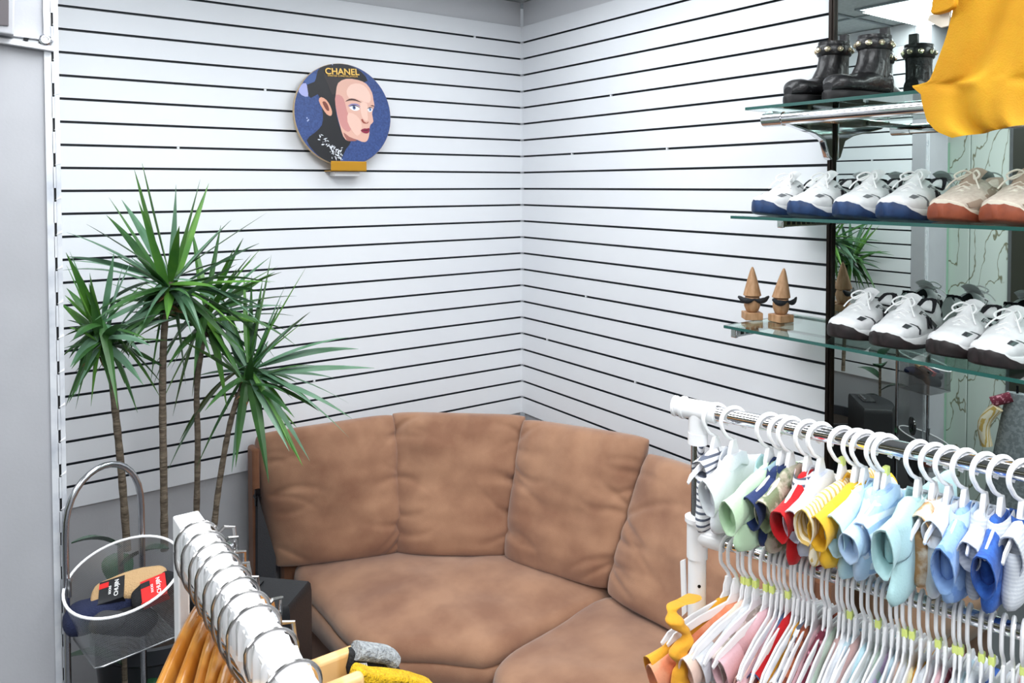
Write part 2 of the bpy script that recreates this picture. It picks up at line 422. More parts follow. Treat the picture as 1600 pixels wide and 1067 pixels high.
# shell behind the cushions
sh = [(-1.19, -.045), (-1.19, -.10), (-1.12, -.13), (-.85, -.2), (-.60, -.30), (-.42, -.45), (-.25, -.66), (-.19, -.95), (-.05, -.955), (-.045, -.3), (-.15, -.12), (-.33, -.045)]
MB().prism([Vector((x, y, .05)) for x, y in sh], (0, 0, .70)).build('back_shell', M_SUEDE2, sofa, world=True, smooth=False, bevel=.02)
MB().box((-1.300, -.10, .03), (-1.272, -.03, .93)).build('side_panel', M_SUEDE2, sofa, world=True, bevel=.010)
MB().prism([at(403, 775, 1, -.135), at(431, 870, 1, -.135), at(431, 905, 1, -.135), at(403, 905, 1, -.135)], (0, .03, 0)).build('lining_panel', M_CLOTHD, sofa, world=True, smooth=False)
b = MB(); c = at(402, 776, 1, -.11)
b.box((c.x-.010, c.y-.012, c.z-.03), (c.x+.008, c.y+.0, c.z+.03)); b.tube([(c.x-.002, c.y-.02, c.z-.0), (c.x-.002, c.y+.01, c.z)], .011, 10)
b.build('joining_bracket', M_BLACKM, sofa, world=True)
def A(px, py, z): return at(px, py, 2, z)
C1 = [A(397, 676, .985), A(617, 643, 1.0), A(624, 868, .475), A(430, 890, .47)]
C2 = [A(609, 641, 1.0), A(826, 646, 1.0), A(796, 872, .475), A(615, 868, .475)]
C3 = [A(815, 651, 1.0), A(1020, 682, 1.0), A(953, 926, .475), A(786, 874, .475)]
for i, (c4, nm) in enumerate(((C1, (.25, -1, .25)), (C2, (-.55, -.85, .25)), (C3, (-1, -.5, .22)))):
    back_cushion(c4, .068, 11+i, 'back_cushion', sofa, nm, M_SUEDE)
s2 = thing('straight_sofa', 'brown microsuede straight sofa section along the right slatted wall', 'sofa', (-.5, -1.4, 0))
st2 = [(-.30, -.975), (-.58, -.985), (-.80, -1.02), (-.895, -1.085), (-.915, -1.25), (-.91, -1.5), (-.90, -1.70), (-.60, -1.72), (-.30, -1.72), (-.26, -1.4)]
cushion_slab(st2, .30, SZ-.012, .03, .055, 8, 'seat_cushion', s2, M_SUEDE)
MB().prism([Vector((x, y, .03)) for x, y in ((-.86, -1.02), (-.86, -1.70), (-.05, -1.70), (-.05, -.965), (-.5, -.965))], (0, 0, .28)).build('base', M_SUEDE2, s2, world=True, smooth=False, bevel=.01)
MB().box((-.17, -1.70, .05), (-.045, -.965, .78)).build('back_shell', M_SUEDE2, s2, world=True, bevel=.02)
C4 = [A(1010, 702, .96), Vector((-.13, -1.66, .95)), Vector((-.30, -1.68, .49)), A(944, 930, .475)]
back_cushion(C4, .06, 17, 'back_cushion', s2, (-1, 0, .2), M_SUEDE)

# ================================================================ speaker
spk = thing('portable_speaker', 'black tower loudspeaker with curved grille left of the sofa', 'speaker', (-1.55, -.875, 0))
spk.rotation_euler = (0, 0, math.radians(-45))
def dprof(w, d, bow, n=14):
    pts = [(-w/2, 0), (w/2, 0)]  # back edge
    for k in range(n+1):
        a = k/n; pts.append((w/2-w*a, -d-bow*math.sin(math.pi*a)))
    return pts
# local frame: y- faces the front
pr_ = dprof(.29, .13, .045)
rr = []
for zz, s in ((0.05, .94), (.06, 1), (.79, 1), (.808, .985), (.815, .95)):
    rr.append([Vector((x*s, (y+.09)*s-.09+.09, zz)) for x, y in pr_])
MB().rings(rr).build('cabinet', M_BLACKP, spk, angle=30)
MB().box((-.10, -.0, .8155), (.02, .06, .8195)).build('control_panel', mat('dark_control_panel', '#0c0c0e', .2), spk, smooth=False)
for k in range(5):
    MB().lathe([(.006, 0), (.006, .006), (.001, .007)], 10, c=(-.08+k*.018, .045, .8195)).build('knob', M_CHROMED, spk)
def disc(cx, cz, r, y, parent, nm, m):
    b = MB(); R = []
    for rr_, yy in ((r, y), (r, y-.006), (r*.88, y-.010), (r*.84, y-.004), (r*.3, y+.002), (.01, y-.002)):
        R.append([Vector((cx+rr_*math.cos(2*math.pi*j/28), yy, cz+rr_*math.sin(2*math.pi*j/28))) for j in range(28)])
    return b.rings(R).build(nm, m, parent)
for zc, r in ((.70, .045), (.52, .10), (.26, .10)):
    disc(0, zc, r, -.172, spk, 'driver', mat('glossy_black_cone', '#121214', .18, coat=.6))
b = MB()
for sx in (-1, 1):
    for sy in (-.06, .05): b.lathe([(.018, 0), (.018, .05), (.01, .051)], 10, c=(sx*.1, sy, 0))
b.build('foot', M_BLACKP, spk)
# ================================================================ round portrait sign
DC = (at(538, 99, 1, -.055)+at(538, 259, 1, -.055))/2; DR = .2035
sg = thing('round_portrait_sign', 'round blue portrait sign of a woman with gold lettering on the left slatted wall', 'sign', (DC.x, -.045, DC.z))
sg.rotation_euler = (math.radians(-3.5), 0, 0)
N = 64
cir = lambda r, y: [Vector((r*math.cos(2*math.pi*j/N), y, r*math.sin(2*math.pi*j/N))) for j in range(N)]
MB().rings([cir(DR-.002, .009), cir(DR, .007), cir(DR, -.007), cir(DR-.002, -.009)]).build('wooden_disc', mat('pale_wood_edge', '#c9b08c', .6), sg)
def PT(zx, zy): return ((zx-495)/420*DR, -(zy-497)/447*DR)
pm = MB(); mats_ = []; cols = {}
def layer(pts, c, lvl, smooth=2, rough=.45, c2=None):
    key = 'print_'+c[1:]+('n' if c2 else '')
    if key not in cols:
        cols[key] = len(mats_); mats_.append(mat(key, c, rough, c2=c2, scale=160 if c2 else 20, lo=.3, hi=.7))
    P = [Vector((PT(*p)[0], 0, PT(*p)[1])) for p in pts]
    if smooth: P = catmull(P, smooth)
    out = []
    for p in P:
        r = math.hypot(p.x, p.z)
        if r > DR-.0015: p = p*((DR-.0015)/r)
        out.append(Vector((p.x, -.0092-lvl*.00035, p.z)))
    pm.prism(out, (0, .0003, 0), cols[key])
layer([(495+420*math.cos(a*.1), 497-447*math.sin(a*.1)) for a in range(63)], '#2b3f74', 0, 0, c2='#3c5590')
layer([(160, 215), (200, 165), (300, 175), (300, 330), (215, 300)], '#3f5a96', 1)
layer([(300, 98), (400, 52), (540, 55), (660, 110), (712, 185), (640, 200), (560, 190), (470, 230), (440, 330), (420, 440), (450, 600), (500, 700), (545, 735), (500, 800), (470, 860), (420, 940), (330, 915), (240, 840), (170, 735), (235, 670), (300, 600), (312, 500), (295, 400), (275, 335), (215, 372), (185, 320), (178, 265), (250, 230), (270, 170)], '#15151b', 2)
layer([(105, 300), (130, 265), (178, 248), (190, 300), (192, 362), (140, 352)], '#a9aee0', 3)
layer([(330, 150), (420, 110), (560, 120), (640, 160), (560, 178), (470, 215), (430, 300), (395, 330), (360, 240)], '#2b2427', 3)
layer([(450, 225), (520, 183), (620, 183), (700, 212), (748, 285), (758, 350), (766, 400), (752, 440), (742, 480), (752, 545), (728, 572), (716, 600), (712, 655), (700, 700), (680, 728), (640, 730), (560, 702), (520, 728), (480, 690), (455, 600), (432, 500), (420, 400), (430, 300)], '#e3b3a2', 4)
layer([(560, 230), (640, 215), (700, 250), (735, 320), (720, 380), (660, 370), (600, 350), (540, 350), (520, 290)], '#f0cabb', 5)
layer([(425, 330), (480, 340), (505, 400), (520, 470), (560, 560), (540, 640), (500, 640), (465, 600), (438, 520), (420, 420)], '#cf8f8b', 5)
layer([(530, 480), (600, 500), (640, 560), (640, 640), (600, 680), (560, 640), (520, 560)], '#edc4b4', 6)
layer([(640, 380), (700, 390), (700, 470), (700, 540), (660, 530), (640, 470)], '#efc8b8', 6)
layer([(280, 390), (300, 358), (345, 380), (375, 430), (390, 480), (380, 515), (345, 505), (310, 455)], '#e2a68c', 4)
layer([(310, 400), (335, 395), (358, 430), (365, 470), (345, 470), (325, 440)], '#7b3f33', 5)
layer([(525, 425), (560, 398), (615, 398), (640, 425), (610, 410), (565, 412)], '#8e83b0', 6)
layer([(538, 430), (570, 412), (612, 420), (632, 440), (605, 458), (565, 455)], '#f1f1f4', 7)
layer([(568, 418), (585, 415), (596, 432), (588, 448), (572, 445)], '#5b6f9e', 8)
layer([(576, 424), (586, 424), (588, 436), (578, 438)], '#14161f', 9)
layer([(536, 430), (570, 408), (612, 416), (636, 440), (612, 422), (572, 416)], '#2a2027', 9)
layer([(505, 385), (540, 358), (590, 355), (655, 385), (600, 370), (545, 370)], '#4a2b26', 8)
layer([(700, 440), (725, 425), (745, 432), (740, 455), (715, 462)], '#e9eaf0', 7)
layer([(716, 430), (732, 430), (734, 448), (720, 452)], '#5b6f9e', 8)
layer([(698, 436), (722, 418), (750, 426), (724, 426)], '#2a2027', 9)
layer([(728, 405), (750, 400), (768, 410), (750, 410)], '#5a3630', 8)
layer([(640, 535), (655, 530), (665, 550), (690, 562), (705, 548), (700, 565), (660, 566)], '#9c4b40', 8)
layer([(632, 630), (665, 612), (690, 612), (712, 606), (710, 640), (690, 655), (660, 652)], '#8c2340', 8)
layer([(640, 630), (670, 626), (708, 618), (690, 632), (660, 634)], '#561327', 9)
layer([(480, 655), (530, 690), (600, 720), (545, 728), (510, 722)], '#a4685f', 6)
rj = random.Random(5)
for k in range(60):
    a = rj.random(); cx_ = 270+a*200+rj.uniform(-20, 20); cy_ = 700+a*180+rj.uniform(-28, 28)
    if k % 3 == 0: cx_, cy_ = 380+rj.uniform(-20, 90), 800+rj.uniform(-20, 80)
    r = rj.uniform(4, 11); L = rj.uniform(1, 2.4); an = rj.uniform(0, 3)
    layer([(cx_+r*L*math.cos(an), cy_+r*L*math.sin(an)), (cx_+r*.5*math.cos(an+1.6), cy_+r*.5*math.sin(an+1.6)), (cx_-r*L*math.cos(an), cy_-r*L*math.sin(an)), (cx_-r*.5*math.cos(an+1.6), cy_-r*.5*math.sin(an+1.6))], '#e8ecf4', 4+k % 3, 0)
for (x_, y_) in ((178, 545), (182, 568), (190, 560), (405, 66)):
    layer([(x_-6, y_), (x_, y_-9), (x_+7, y_), (x_, y_+8)], '#a8b6dc', 4, 0)
pm.build('printed_portrait', mats_, sg, smooth=False)
M_GT = mat('gold_lettering', '#e2b65a', .35, .2)
TX = Matrix.Rotation(math.radians(90), 4, 'X')
u, v = PT(486, 126)
text_part('CHANEL', .0345, M_GT, sg, Matrix.Translation((u, -.0135, v)) @ Matrix.Rotation(math.radians(-3), 4, 'Y') @ TX @ Matrix.Diagonal((1.08, 1, 1, 1)), name='bold_lettering', label='gold brand lettering across the top')
u, v = PT(490, 163)
text_part('WINTER CONSTELLATION', .0098, M_GT, sg, Matrix.Translation((u, -.0135, v)) @ Matrix.Rotation(math.radians(-3), 4, 'Y') @ TX @ Matrix.Diagonal((1.08, 1, 1, 1)), name='small_lettering')
hd = thing('sign_holder', 'small gold acrylic ledge holding up the round portrait sign', 'holder', (DC.x+.015, -.03, DC.z-DR-.015))
b = MB(); x0, x1 = DC.x-.065, DC.x+.085; zt = DC.z-DR
b.box((x0, -.075, zt-.022), (x1, -.071, zt+.018)).box((x0, -.075, zt-.022), (x1, -.004, zt-.018))
b.build('ledge', M_GOLD, hd, world=True, smooth=False, bevel=.001)
MB().box((x0+.022, -.058, zt-.040), (x1-.022, -.0005, zt-.0225)).build('clear_hook', mat('clear_acrylic', '#dcdde0', .1, coat=.5), hd, world=True, smooth=False)

# ================================================================ plants
def leaf_mesh(b, base, tip, wid, up_bend, mi, rnd, curl=0):
    """long pointed leaf with a shallow V section"""
    base, tip = Vector(base), Vector(tip); d = tip-base; L = d.length
    side = d.cross(Vector((0, 0, 1)))
    if side.length < .02: side = Vector((1, .2, 0))
    side.normalize()
    ctrl = base+d*.5+Vector((0, 0, up_bend*L))
    tw = rnd.uniform(-.9, .9)
    K = 9; rows = []
    for k in range(K):
        t = k/(K-1)
        p = base*(1-t)**2+ctrl*2*t*(1-t)+tip*t*t
        tg = (ctrl-base)*(1-t)+(tip-ctrl)*t; tg.normalize()
        s = (side*math.cos(tw*t+tw*.4)+tg.cross(side)*math.sin(tw*t+tw*.4)).normalized()
        n = tg.cross(s)
        w_ = wid*1.42*(.45+.55*min(1, t/.25))*(1-max(0, (t-.35)/.65)**1.5) if t < 1 else .0002
        w_ = max(w_, .0004)
        rows.append([p-s*w_+n*w_*.25, p-n*w_*.15, p+s*w_+n*w_*.25, p+n*w_*.05])
    b.rings(rows, mi)
def dracaena(name, label, crown, trunk_pts, tips, rnd, nrand=30, rad=.28, tr=.010, pot=None):
    c = Vector(crown)
    base = Vector(trunk_pts[0])
    t = thing(name, label, 'plant', (base.x, base.y, 0), group=None)
    pts = catmull([Vector(p) for p in trunk_pts]+[c-Vector((0, 0, .05)), c], 6, closed=False)
    rr_ = []
    for i, p in enumerate(pts):
        rr_.append(tr*.82*(1.12-.25*i/len(pts))*(1+.07*math.sin(i*2.7)))
    MB().tube(pts, rr_, 10).build('trunk', M_TRUNK, t, world=True)
    b = MB()
    # dry stubs under the crown
    for k in range(14):
        a = rnd.uniform(0, 6.28); z_ = -rnd.uniform(.03, .10)
        leaf_mesh(b, c+Vector((0, 0, z_)), c+Vector((math.cos(a)*.05, math.sin(a)*.05, z_-.02)), .004, .1, 3, rnd)
    for (px, py, dd, bend, wdt, mi) in tips:
        dep_ = (c-CAM).dot(cF)
        r_ = ray(px, py); q = CAM+r_*(dep_+dd)
        leaf_mesh(b, c+Vector((0, 0, rnd.uniform(-.03, .012))), q, wdt, bend, mi, rnd)
    for k in range(nrand+10):
        a = rnd.uniform(0, 2*math.pi); el = rnd.uniform(-65, 18) if k % 5 else rnd.uniform(20, 75); L = rad*rnd.uniform(.75, 1.15)
        e = math.radians(el)
        q = c+Vector((math.cos(a)*math.cos(e), math.sin(a)*math.cos(e), math.sin(e)))*L
        if q.y > -.03: q.y = -.03
        if q.x < -1.93: q.x = -1.93
        droop = .12 if el < 10 else .04
        leaf_mesh(b, c+Vector((0, 0, rnd.uniform(-.07, .0))), q, rnd.uniform(.0075, .0105), droop+.06*rnd.random(), rnd.choice([0, 0, 0, 2, 1] if el < 0 else [0, 1, 2]), rnd)
    b.build('leaves', [M_LEAF, M_LEAF2, M_LEAF3, mat('dry_leaf', '#8a6a45', .8)], t, world=True)
    return t
rp = random.Random(21)
YA = -.54
cA = at(266, 440, 1, YA)
W = .0095
tipsA = [(222, 255, -.02, .02, .007, 1), (275, 288, -.04, .0, W, 2), (313, 280, -.06, .0, W, 1), (170, 308, -.02, .03, W, 0), (190, 312, .1, .05, W, 2), (135, 350, .08, .04, .006, 0), (104, 363, .12, .08, .005, 2), (359, 345, .05, .03, W, 2), (416, 333, .12, .02, .006, 0), (405, 380, .1, .06, .007, 2), (105, 401, -.05, .10, W, 2), (106, 408, .05, .12, W, 2), (223, 508, -.14, .25, W, 2), (261, 500, -.16, .10, .010, 1), (338, 449, -.15, .08, .012, 1), (300, 525, -.13, .3, W, 2), (315, 522, -.10, .35, W, 2), (430, 440, .02, .06, W, 1), (415, 482, .05, .16, W, 2), (330, 560, -.05, .35, W, 0), (180, 520, -.08, .25, .010, 2), (140, 500, .02, .3, W, 2), (200, 560, .0, .4, W, 0), (235, 600, -.05, .35, W, 0), (290, 600, .05, .35, W, 0), (420, 520, .05, .3, W, 2), (210, 490, .1, .3, W, 0), (380, 405, .2, .1, .006, 0)]
dracaena('dracaena', 'tallest thin trunked dracaena with spiky crown, highest of the four', cA, [at(257, 860, 1, YA), at(256, 760, 1, YA), at(254, 600, 1, YA), at(258, 500, 1, YA)], tipsA, rp, 26, .30, .0118)
YB = -.56
cB = at(158, 505, 1, YB)
tipsB = [(178, 395, .0, .02, W, 2), (210, 398, .05, .04, W, 2), (104, 450, .02, .03, W, 0), (105, 470, -.05, .06, .011, 2), (105, 500, .04, .12, .010, 2), (118, 640, -.10, .3, .010, 0), (142, 635, -.05, .25, .009, 1), (184, 640, -.12, .22, W, 0), (108, 560, .0, .3, W, 0), (225, 560, .0, .3, W, 2), (120, 595, -.02, .4, W, 0), (195, 600, .06, .3, W, 0), (238, 470, .05, .12, W, 2), (250, 620, .02, .25, .010, 1), (215, 645, .05, .2, W, 0), (230, 440, .1, .1, .006, 0), (108, 535, -.03, .2, .012, 2)]
dracaena('dracaena', 'leftmost dracaena, short crown pressed against the partition edge above the baskets', cB, [at(199, 860, 1, YB), at(190, 740, 1, YB), at(180, 640, 1, YB), at(172, 570, 1, YB)], tipsB, rp, 22, .22, .0112)
YD = -.42
cD = at(322, 478, 1, YD)
tipsD = [(380, 372, .0, .04, W, 0), (345, 352, .05, .02, .006, 0), (440, 425, .0, .1, W, 1), (463, 540, .05, .2, W, 0), (430, 560, .05, .3, W, 0), (240, 600, .0, .3, W, 0), (300, 620, .0, .2, W, 0), (355, 640, -.03, .2, W, 1), (405, 470, .05, .1, W, 0), (400, 400, .1, .06, .006, 0), (270, 650, .0, .2, W, 0)]
dracaena('dracaena', 'dracaena behind the others, crown mostly hidden, trunk between the middle and the right one', cD, [at(306, 850, 1, YD), at(309, 700, 1, YD), at(308, 600, 1, YD)], tipsD, rp, 34, .27, .0105)
YC = -.50
cC = at(388, 572, 1, YC)
tipsC = [(424, 398, .02, .0, .0105, 1), (478, 418, .02, .03, .007, 1), (381, 425, .08, .03, .007, 1), (393, 430, .14, .0, .008, 0), (410, 438, .10, .02, .008, 0), (485, 487, .0, .06, .010, 2), (478, 500, .08, .04, .007, 1), (545, 527, -.02, .12, .010, 2), (560, 545, .0, .12, .010, 2), (585, 575, .0, .05, .0095, 2), (545, 630, .1, .12, .007, 2), (550, 654, -.02, .14, .010, 2), (545, 683, -.04, .14, .010, 2), (484, 720, -.06, .10, .011, 2), (473, 728, -.10, .08, .010, 1), (452, 705, -.14, .05, .010, 2), (420, 755, -.10, .05, .012, 0), (368, 730, -.08, .1, .010, 0), (362, 738, -.05, .12, .008, 2), (305, 735, -.05, .12, .011, 0), (262, 735, -.02, .30, .0095, 2), (280, 690, .0, .3, W, 0), (300, 590, .04, .12, W, 2), (345, 460, .05, .1, .009, 0), (320, 530, .06, .15, W, 0), (520, 590, .12, .1, .006, 2), (455, 700, -.12, .15, .007, 1), (440, 470, .15, .02, .007, 0)]
dracaena('dracaena', 'rightmost dracaena leaning toward the sofa with leaves over the first back cushion', cC, [at(332, 850, 1, YC), at(342, 760, 1, YC), at(360, 660, 1, YC), at(380, 600, 1, YC)], tipsC, rp, 16, .25, .0105)
# pot
pt = thing('plant_pot', 'round dark pot that the dracaenas grow from, beside the speaker', 'plant pot', (-1.68, -.53, 0))
MB().lathe([(.13, 0), (.14, .01), (.19, .60), (.20, .61), (.20, .65), (.185, .65), (.18, .60), (.02, .59)], 36).build('pot', mat('charcoal_glazed_pot', '#33353a', .3, coat=.3), pt)
MB().lathe([(.178, .59), (.17, .605), (.08, .612), (.01, .615)], 30).build('soil', mat('potting_soil', '#2c211a', .95, bump=.8, bscale=80), pt)
rb = thing('rubber_plant', 'small rubber plant with broad dark green leaves behind the wire baskets', 'plant', (-1.83, -.755, 0))
rbp = [(-1.83, -.755, .25), (-1.825, -.75, .6), (-1.83, -.745, .98)]
MB().tube(rbp, .007, 8).build('stem', M_TRUNK, rb, world=True)
MB().lathe([(.07, 0), (.095, .25), (.10, .26), (.09, .26), (.02, .25)], 24).build('pot', mat('brown_clay_pot', '#6d4a36', .7), rb)
b = MB()
def broad(b, base, tip, wid, mi=0):
    base, tip = Vector(base), Vector(tip); d = tip-base; s = d.cross(Vector((0, .3, 1))).normalized(); n = s.cross(d).normalized(); rows = []
    for k in range(9):
        t = k/8; w_ = max(.001, wid*math.sin(math.pi*min(1, t*.96+.04))**.7); p = base+d*t+n*(.12*d.length*math.sin(math.pi*t))
        rows.append([p-s*w_+n*w_*.2, p-n*.002, p+s*w_+n*w_*.2, p+n*.0015])
    b.rings(rows, mi)
for (z_, a, L) in ((.45, 200, .14), (.5, 40, .15), (.58, 300, .15), (.66, 160, .14), (.74, 20, .15), (.8, 250, .13), (.86, 90, .13), (.92, 330, .12), (.97, 180, .11), (.42, 110, .15), (.4, 250, .16)):
    a = math.radians(a); q = Vector((-1.83, -.75, z_)); broad(b, q, q+Vector((math.cos(a)*L, math.sin(a)*L, .04)), .038)
b.build('leaves', M_RUBBER, rb, world=True)

# ================================================================ wire basket stand
def mesh_mat():
    m = mat('wire_mesh', '#a4a6a9', .35, .9); nt = m.node_tree
    if 'mesh_done' in m: return m
    m['mesh_done'] = 1
    b_ = nt.nodes['Principled BSDF']
    tc = nt.nodes.new('ShaderNodeTexCoord'); mp = nt.nodes.new('ShaderNodeMapping'); nt.links.new(tc.outputs['UV'], mp.inputs[0])
    sx = nt.nodes.new('ShaderNodeSeparateXYZ'); nt.links.new(mp.outputs[0], sx.inputs[0])
    res = []
    for expr in ((1, 1), (1, -1)):
        a = nt.nodes.new('ShaderNodeMath'); a.operation = 'MULTIPLY'; a.inputs[1].default_value = expr[0]; nt.links.new(sx.outputs[0], a.inputs[0])
        c_ = nt.nodes.new('ShaderNodeMath'); c_.operation = 'MULTIPLY'; c_.inputs[1].default_value = expr[1]; nt.links.new(sx.outputs[1], c_.inputs[0])
        s_ = nt.nodes.new('ShaderNodeMath'); s_.operation = 'ADD'; nt.links.new(a.outputs[0], s_.inputs[0]); nt.links.new(c_.outputs[0], s_.inputs[1])
        f_ = nt.nodes.new('ShaderNodeMath'); f_.operation = 'FRACT'; nt.links.new(s_.outputs[0], f_.inputs[0])
        l_ = nt.nodes.new('ShaderNodeMath'); l_.operation = 'LESS_THAN'; l_.inputs[1].default_value = .27; nt.links.new(f_.outputs[0], l_.inputs[0])
        res.append(l_)
    mx = nt.nodes.new('ShaderNodeMath'); mx.operation = 'MAXIMUM'; nt.links.new(res[0].outputs[0], mx.inputs[0]); nt.links.new(res[1].outputs[0], mx.inputs[1])
    nt.links.new(mx.outputs[0], b_.inputs['Alpha'])
    return m
M_MESH = mesh_mat()
def basket(loc, R, tilt, depth, label, rz=0):
    t = thing('wire_mesh_basket', label, 'basket', loc, group='round wire mesh baskets')
    Nn = 48
    # tilt axis is across the view
    ax = Vector((cr.x, cr.y, 0)).normalized(); fw = Vector((0, 0, 1)).cross(ax)
    Rm = Matrix.Rotation(tilt, 4, ax)
    def rim(s=1, dz=0): return [Rm @ Vector((R*s*math.cos(2*math.pi*j/Nn), R*s*math.sin(2*math.pi*j/Nn), dz)) for j in range(Nn)]
    MB().tube(rim(), .0032, 8, loop=True).build('rim', M_WPL, t)
    # square bottom, one corner toward the viewer
    a0 = math.atan2(-fw.y, -fw.x)
    def sq(j):
        a = 2*math.pi*j/Nn; d = ((a-a0+math.pi/4) % (math.pi/2))-math.pi/4
        # corner at d=0
        r = R*1.0*math.cos(math.pi/4)/math.cos(abs(d)-math.pi/4)
        return Vector((r*math.cos(a), r*math.sin(a), -depth))
    rows = []
    rimp = rim()
    for k in range(7):
        s = k/6; rows.append([rimp[j].lerp(sq(j), s) for j in range(Nn)])
    for o_ in (1,):
        b = MB(); n_ = Nn
        b.rings(rows, cap=False)
        bo = [Vector(p) for p in rows[-1]]
        b.add(bo, [tuple(range(Nn))])
        o = b.build('mesh_body', M_MESH, t, angle=25)
        uv = o.data.uv_layers.new(name='UVMap'); me = o.data
        for poly in me.polygons:
            for li in poly.loop_indices:
                co = me.vertices[me.loops[li].vertex_index].co
                if len(poly.vertices) > 6: uv.data[li].uv = (co.x*220, co.y*220)
                else:
                    a = math.atan2(co.y, co.x)
                    uv.data[li].uv = (a*R*220, co.z*220)
            if len(poly.vertices) == 4:
                us = [uv.data[li].uv[0] for li in poly.loop_indices]
                if max(us)-min(us) > math.pi*R*220:
                    for li in poly.loop_indices:
                        if uv.data[li].uv[0] < 0: uv.data[li].uv[0] += 2*math.pi*R*220
    MB().tube(rows[-1], .002, 6, loop=True).build('bottom_wire', M_STEEL, t)
    return t
BX, BY = -1.854, -.968
upb = basket((BX, BY, .995), .124, math.radians(17), .145, 'upper wire mesh basket filled with packaged socks, front left')
lob = basket((BX-.005, BY, .60), .122, math.radians(17), .145, 'lower wire mesh basket hanging under the sock basket')
bs = thing('basket_stand', 'arched silver tube stand carrying the two wire mesh baskets', 'stand', (BX, BY+.03, 0))
P0, P1 = at(103, 900, 1, -.93), at(222, 870, 1, -.855)
arch = []
x0, y0_, x1, y1_ = P0.x, P0.y, P1.x, P1.y
zl = at(103, 840, 1, y0_).z
arch.append(Vector((x0, y0_, .02))); arch.append(Vector((x0, y0_, .6))); arch.append(Vector((x0, y0_, 1.0)))
rad_z = 1.245
for k in range(0, 17):
    a = math.pi*(1-k/16); cx_ = (1+math.cos(a))/2; s_ = math.sin(a)
    arch.append(Vector((x0+(x1-x0)*cx_, y0_+(y1_-y0_)*cx_, 1.10+(.135)*s_**.85)))
arch += [Vector((x1, y1_, 1.0)), Vector((x1, y1_, .5)), Vector((x1, y1_, .02))]
MB().tube(arch, .0075, 12).build('arched_tube', M_CHROMED, bs, world=True)
for zz, nm in ((.985, 1), (.60, 2)):
    MB().tube([(x0+.006, y0_-.012, zz-.02), (x0+.006, y0_-.012, zz+.02), (x0+.010, y0_-.018, zz+.02)], .004, 8).tube([(x1-.0, y1_-.010, zz+.0), (x1, y1_-.010, zz+.045)], .004, 8).build('hook_bracket', M_STEEL, bs, world=True)
for x, y in ((x0, y0_), (x1, y1_)):
    MB().tube([(x-.10, y-.12, .012), (x, y, .012), (x+.10, y+.10, .012)], .010, 10).build('foot_bar', M_CHROMED, bs, world=True)
# socks: folded packs
M_TAN = mat('tan_sock_cloth', '#b3936b', .95, bump=.4, bscale=300)
M_NAVY = mat('navy_sock_cloth', '#1c2340', .95, bump=.4, bscale=300)
M_BLK = mat('black_sock_cloth', '#17181b', .95, bump=.4, bscale=300)
M_CHAR = mat('charcoal_sock_cloth', '#3c3d40', .95, bump=.4, bscale=300)
M_ORG = mat('orange_sock_cloth', '#cf6030', .95, bump=.4, bscale=300)
M_GRY = mat('grey_sock_cloth', '#85878a', .95, bump=.4, bscale=300)
M_RED = mat('red_card', '#c5201f', .35, coat=.3); M_CARD = mat('black_card', '#19191c', .35, coat=.3); M_WHITE = mat('white_print', '#f2f2f2', .4)
VD = -Vector((cr.x, cr.y, 0)).normalized()
def sock(loc, L, Wd, H, rz, tilt, m, label, card=None, roll=0):
    t = thing('sock_pack', label, 'socks', loc)
    t.rotation_euler = (roll, tilt, rz)
    out = catmull([(-L/2, -Wd*.42, 0), (-L*.2, -Wd/2, 0), (L*.25, -Wd*.47, 0), (L/2, -Wd*.36, 0), (L*.52, Wd*.2, 0), (L*.3, Wd*.48, 0), (-L*.2, Wd*.5, 0), (-L/2, Wd*.35, 0)], 4)
    b = MB(); pillow(b, [(p.x, p.y) for p in out], H/2, Matrix(((1, 0, 0, 0), (0, 0, 1, 0), (0, 1, 0, 0), (0, 0, 0, 1))), 8, fold=.006, fs=26, seed=int(L*1000)+int(rz*10), p=4)
    b.build('folded_socks', m, t)
    if card:
        c, bg = card
        cb = MB(); cb.box((c-.026, -Wd*.50-.002, H/2-.001), (c+.028, Wd*.30, H/2+.002)); cb.box((c-.028, -Wd*.50-.003, -H*.3), (c+.028, -Wd*.50-.001, H/2+.002))
        k = cb.build('card_band', bg, t, smooth=False)
        MB().box((c-.026, Wd*.02, H/2+.002), (c-.006, Wd*.22, H/2+.0026)).build('printed_patch', M_RED if bg is M_CARD else M_CARD, k, smooth=False)
        text_part('CHUJIN', .0125, M_WHITE, k, Matrix.Translation((c+.012, -Wd*.1, H/2+.0024)) @ Matrix.Rotation(math.radians(90), 4, 'Z'), name='lettering')
        text_part('SOCKS', .007, M_WHITE, k, Matrix.Translation((c-.002, -Wd*.12, H/2+.0024)) @ Matrix.Rotation(math.radians(90), 4, 'Z'), name='lettering')
    return t
zb = .985-.145+.036
ang = math.atan2(cr.y, cr.x)
sock((BX-.045, BY+.015, zb+.045), .15, .09, .06, ang+.6, -.15, M_NAVY, 'navy socks at the left of the upper wire basket')
sock((BX-.0, BY-.035, zb+.028), .13, .07, .05, ang-.1, 0, M_BLK, 'black socks at the front bottom of the upper wire basket')
sock((BX+.045, BY+.03, zb+.070), .11, .07, .04, ang+.7, -.1, M_NAVY, 'navy sock peeking out at the back right of the upper wire basket')
sock((BX-.040, BY-.045, zb+.045), .07, .05, .032, ang+.2, 0, M_CHAR, 'charcoal rolled sock with a red mark at the front left of the upper basket')
sock((BX+.012, BY+.005, zb+.088), .155, .068, .028, ang+.30, -.20, M_TAN, 'tan socks in a black card band in the upper wire basket', (-.035, M_CARD), roll=.50)
sock((BX+.058, BY-.040, zb+.086), .095, .068, .026, ang+.40, -.25, M_BLK, 'socks with a red and black card at the right of the upper wire basket', (.0, M_RED), roll=.50)
zb2 = .60-.145+.010
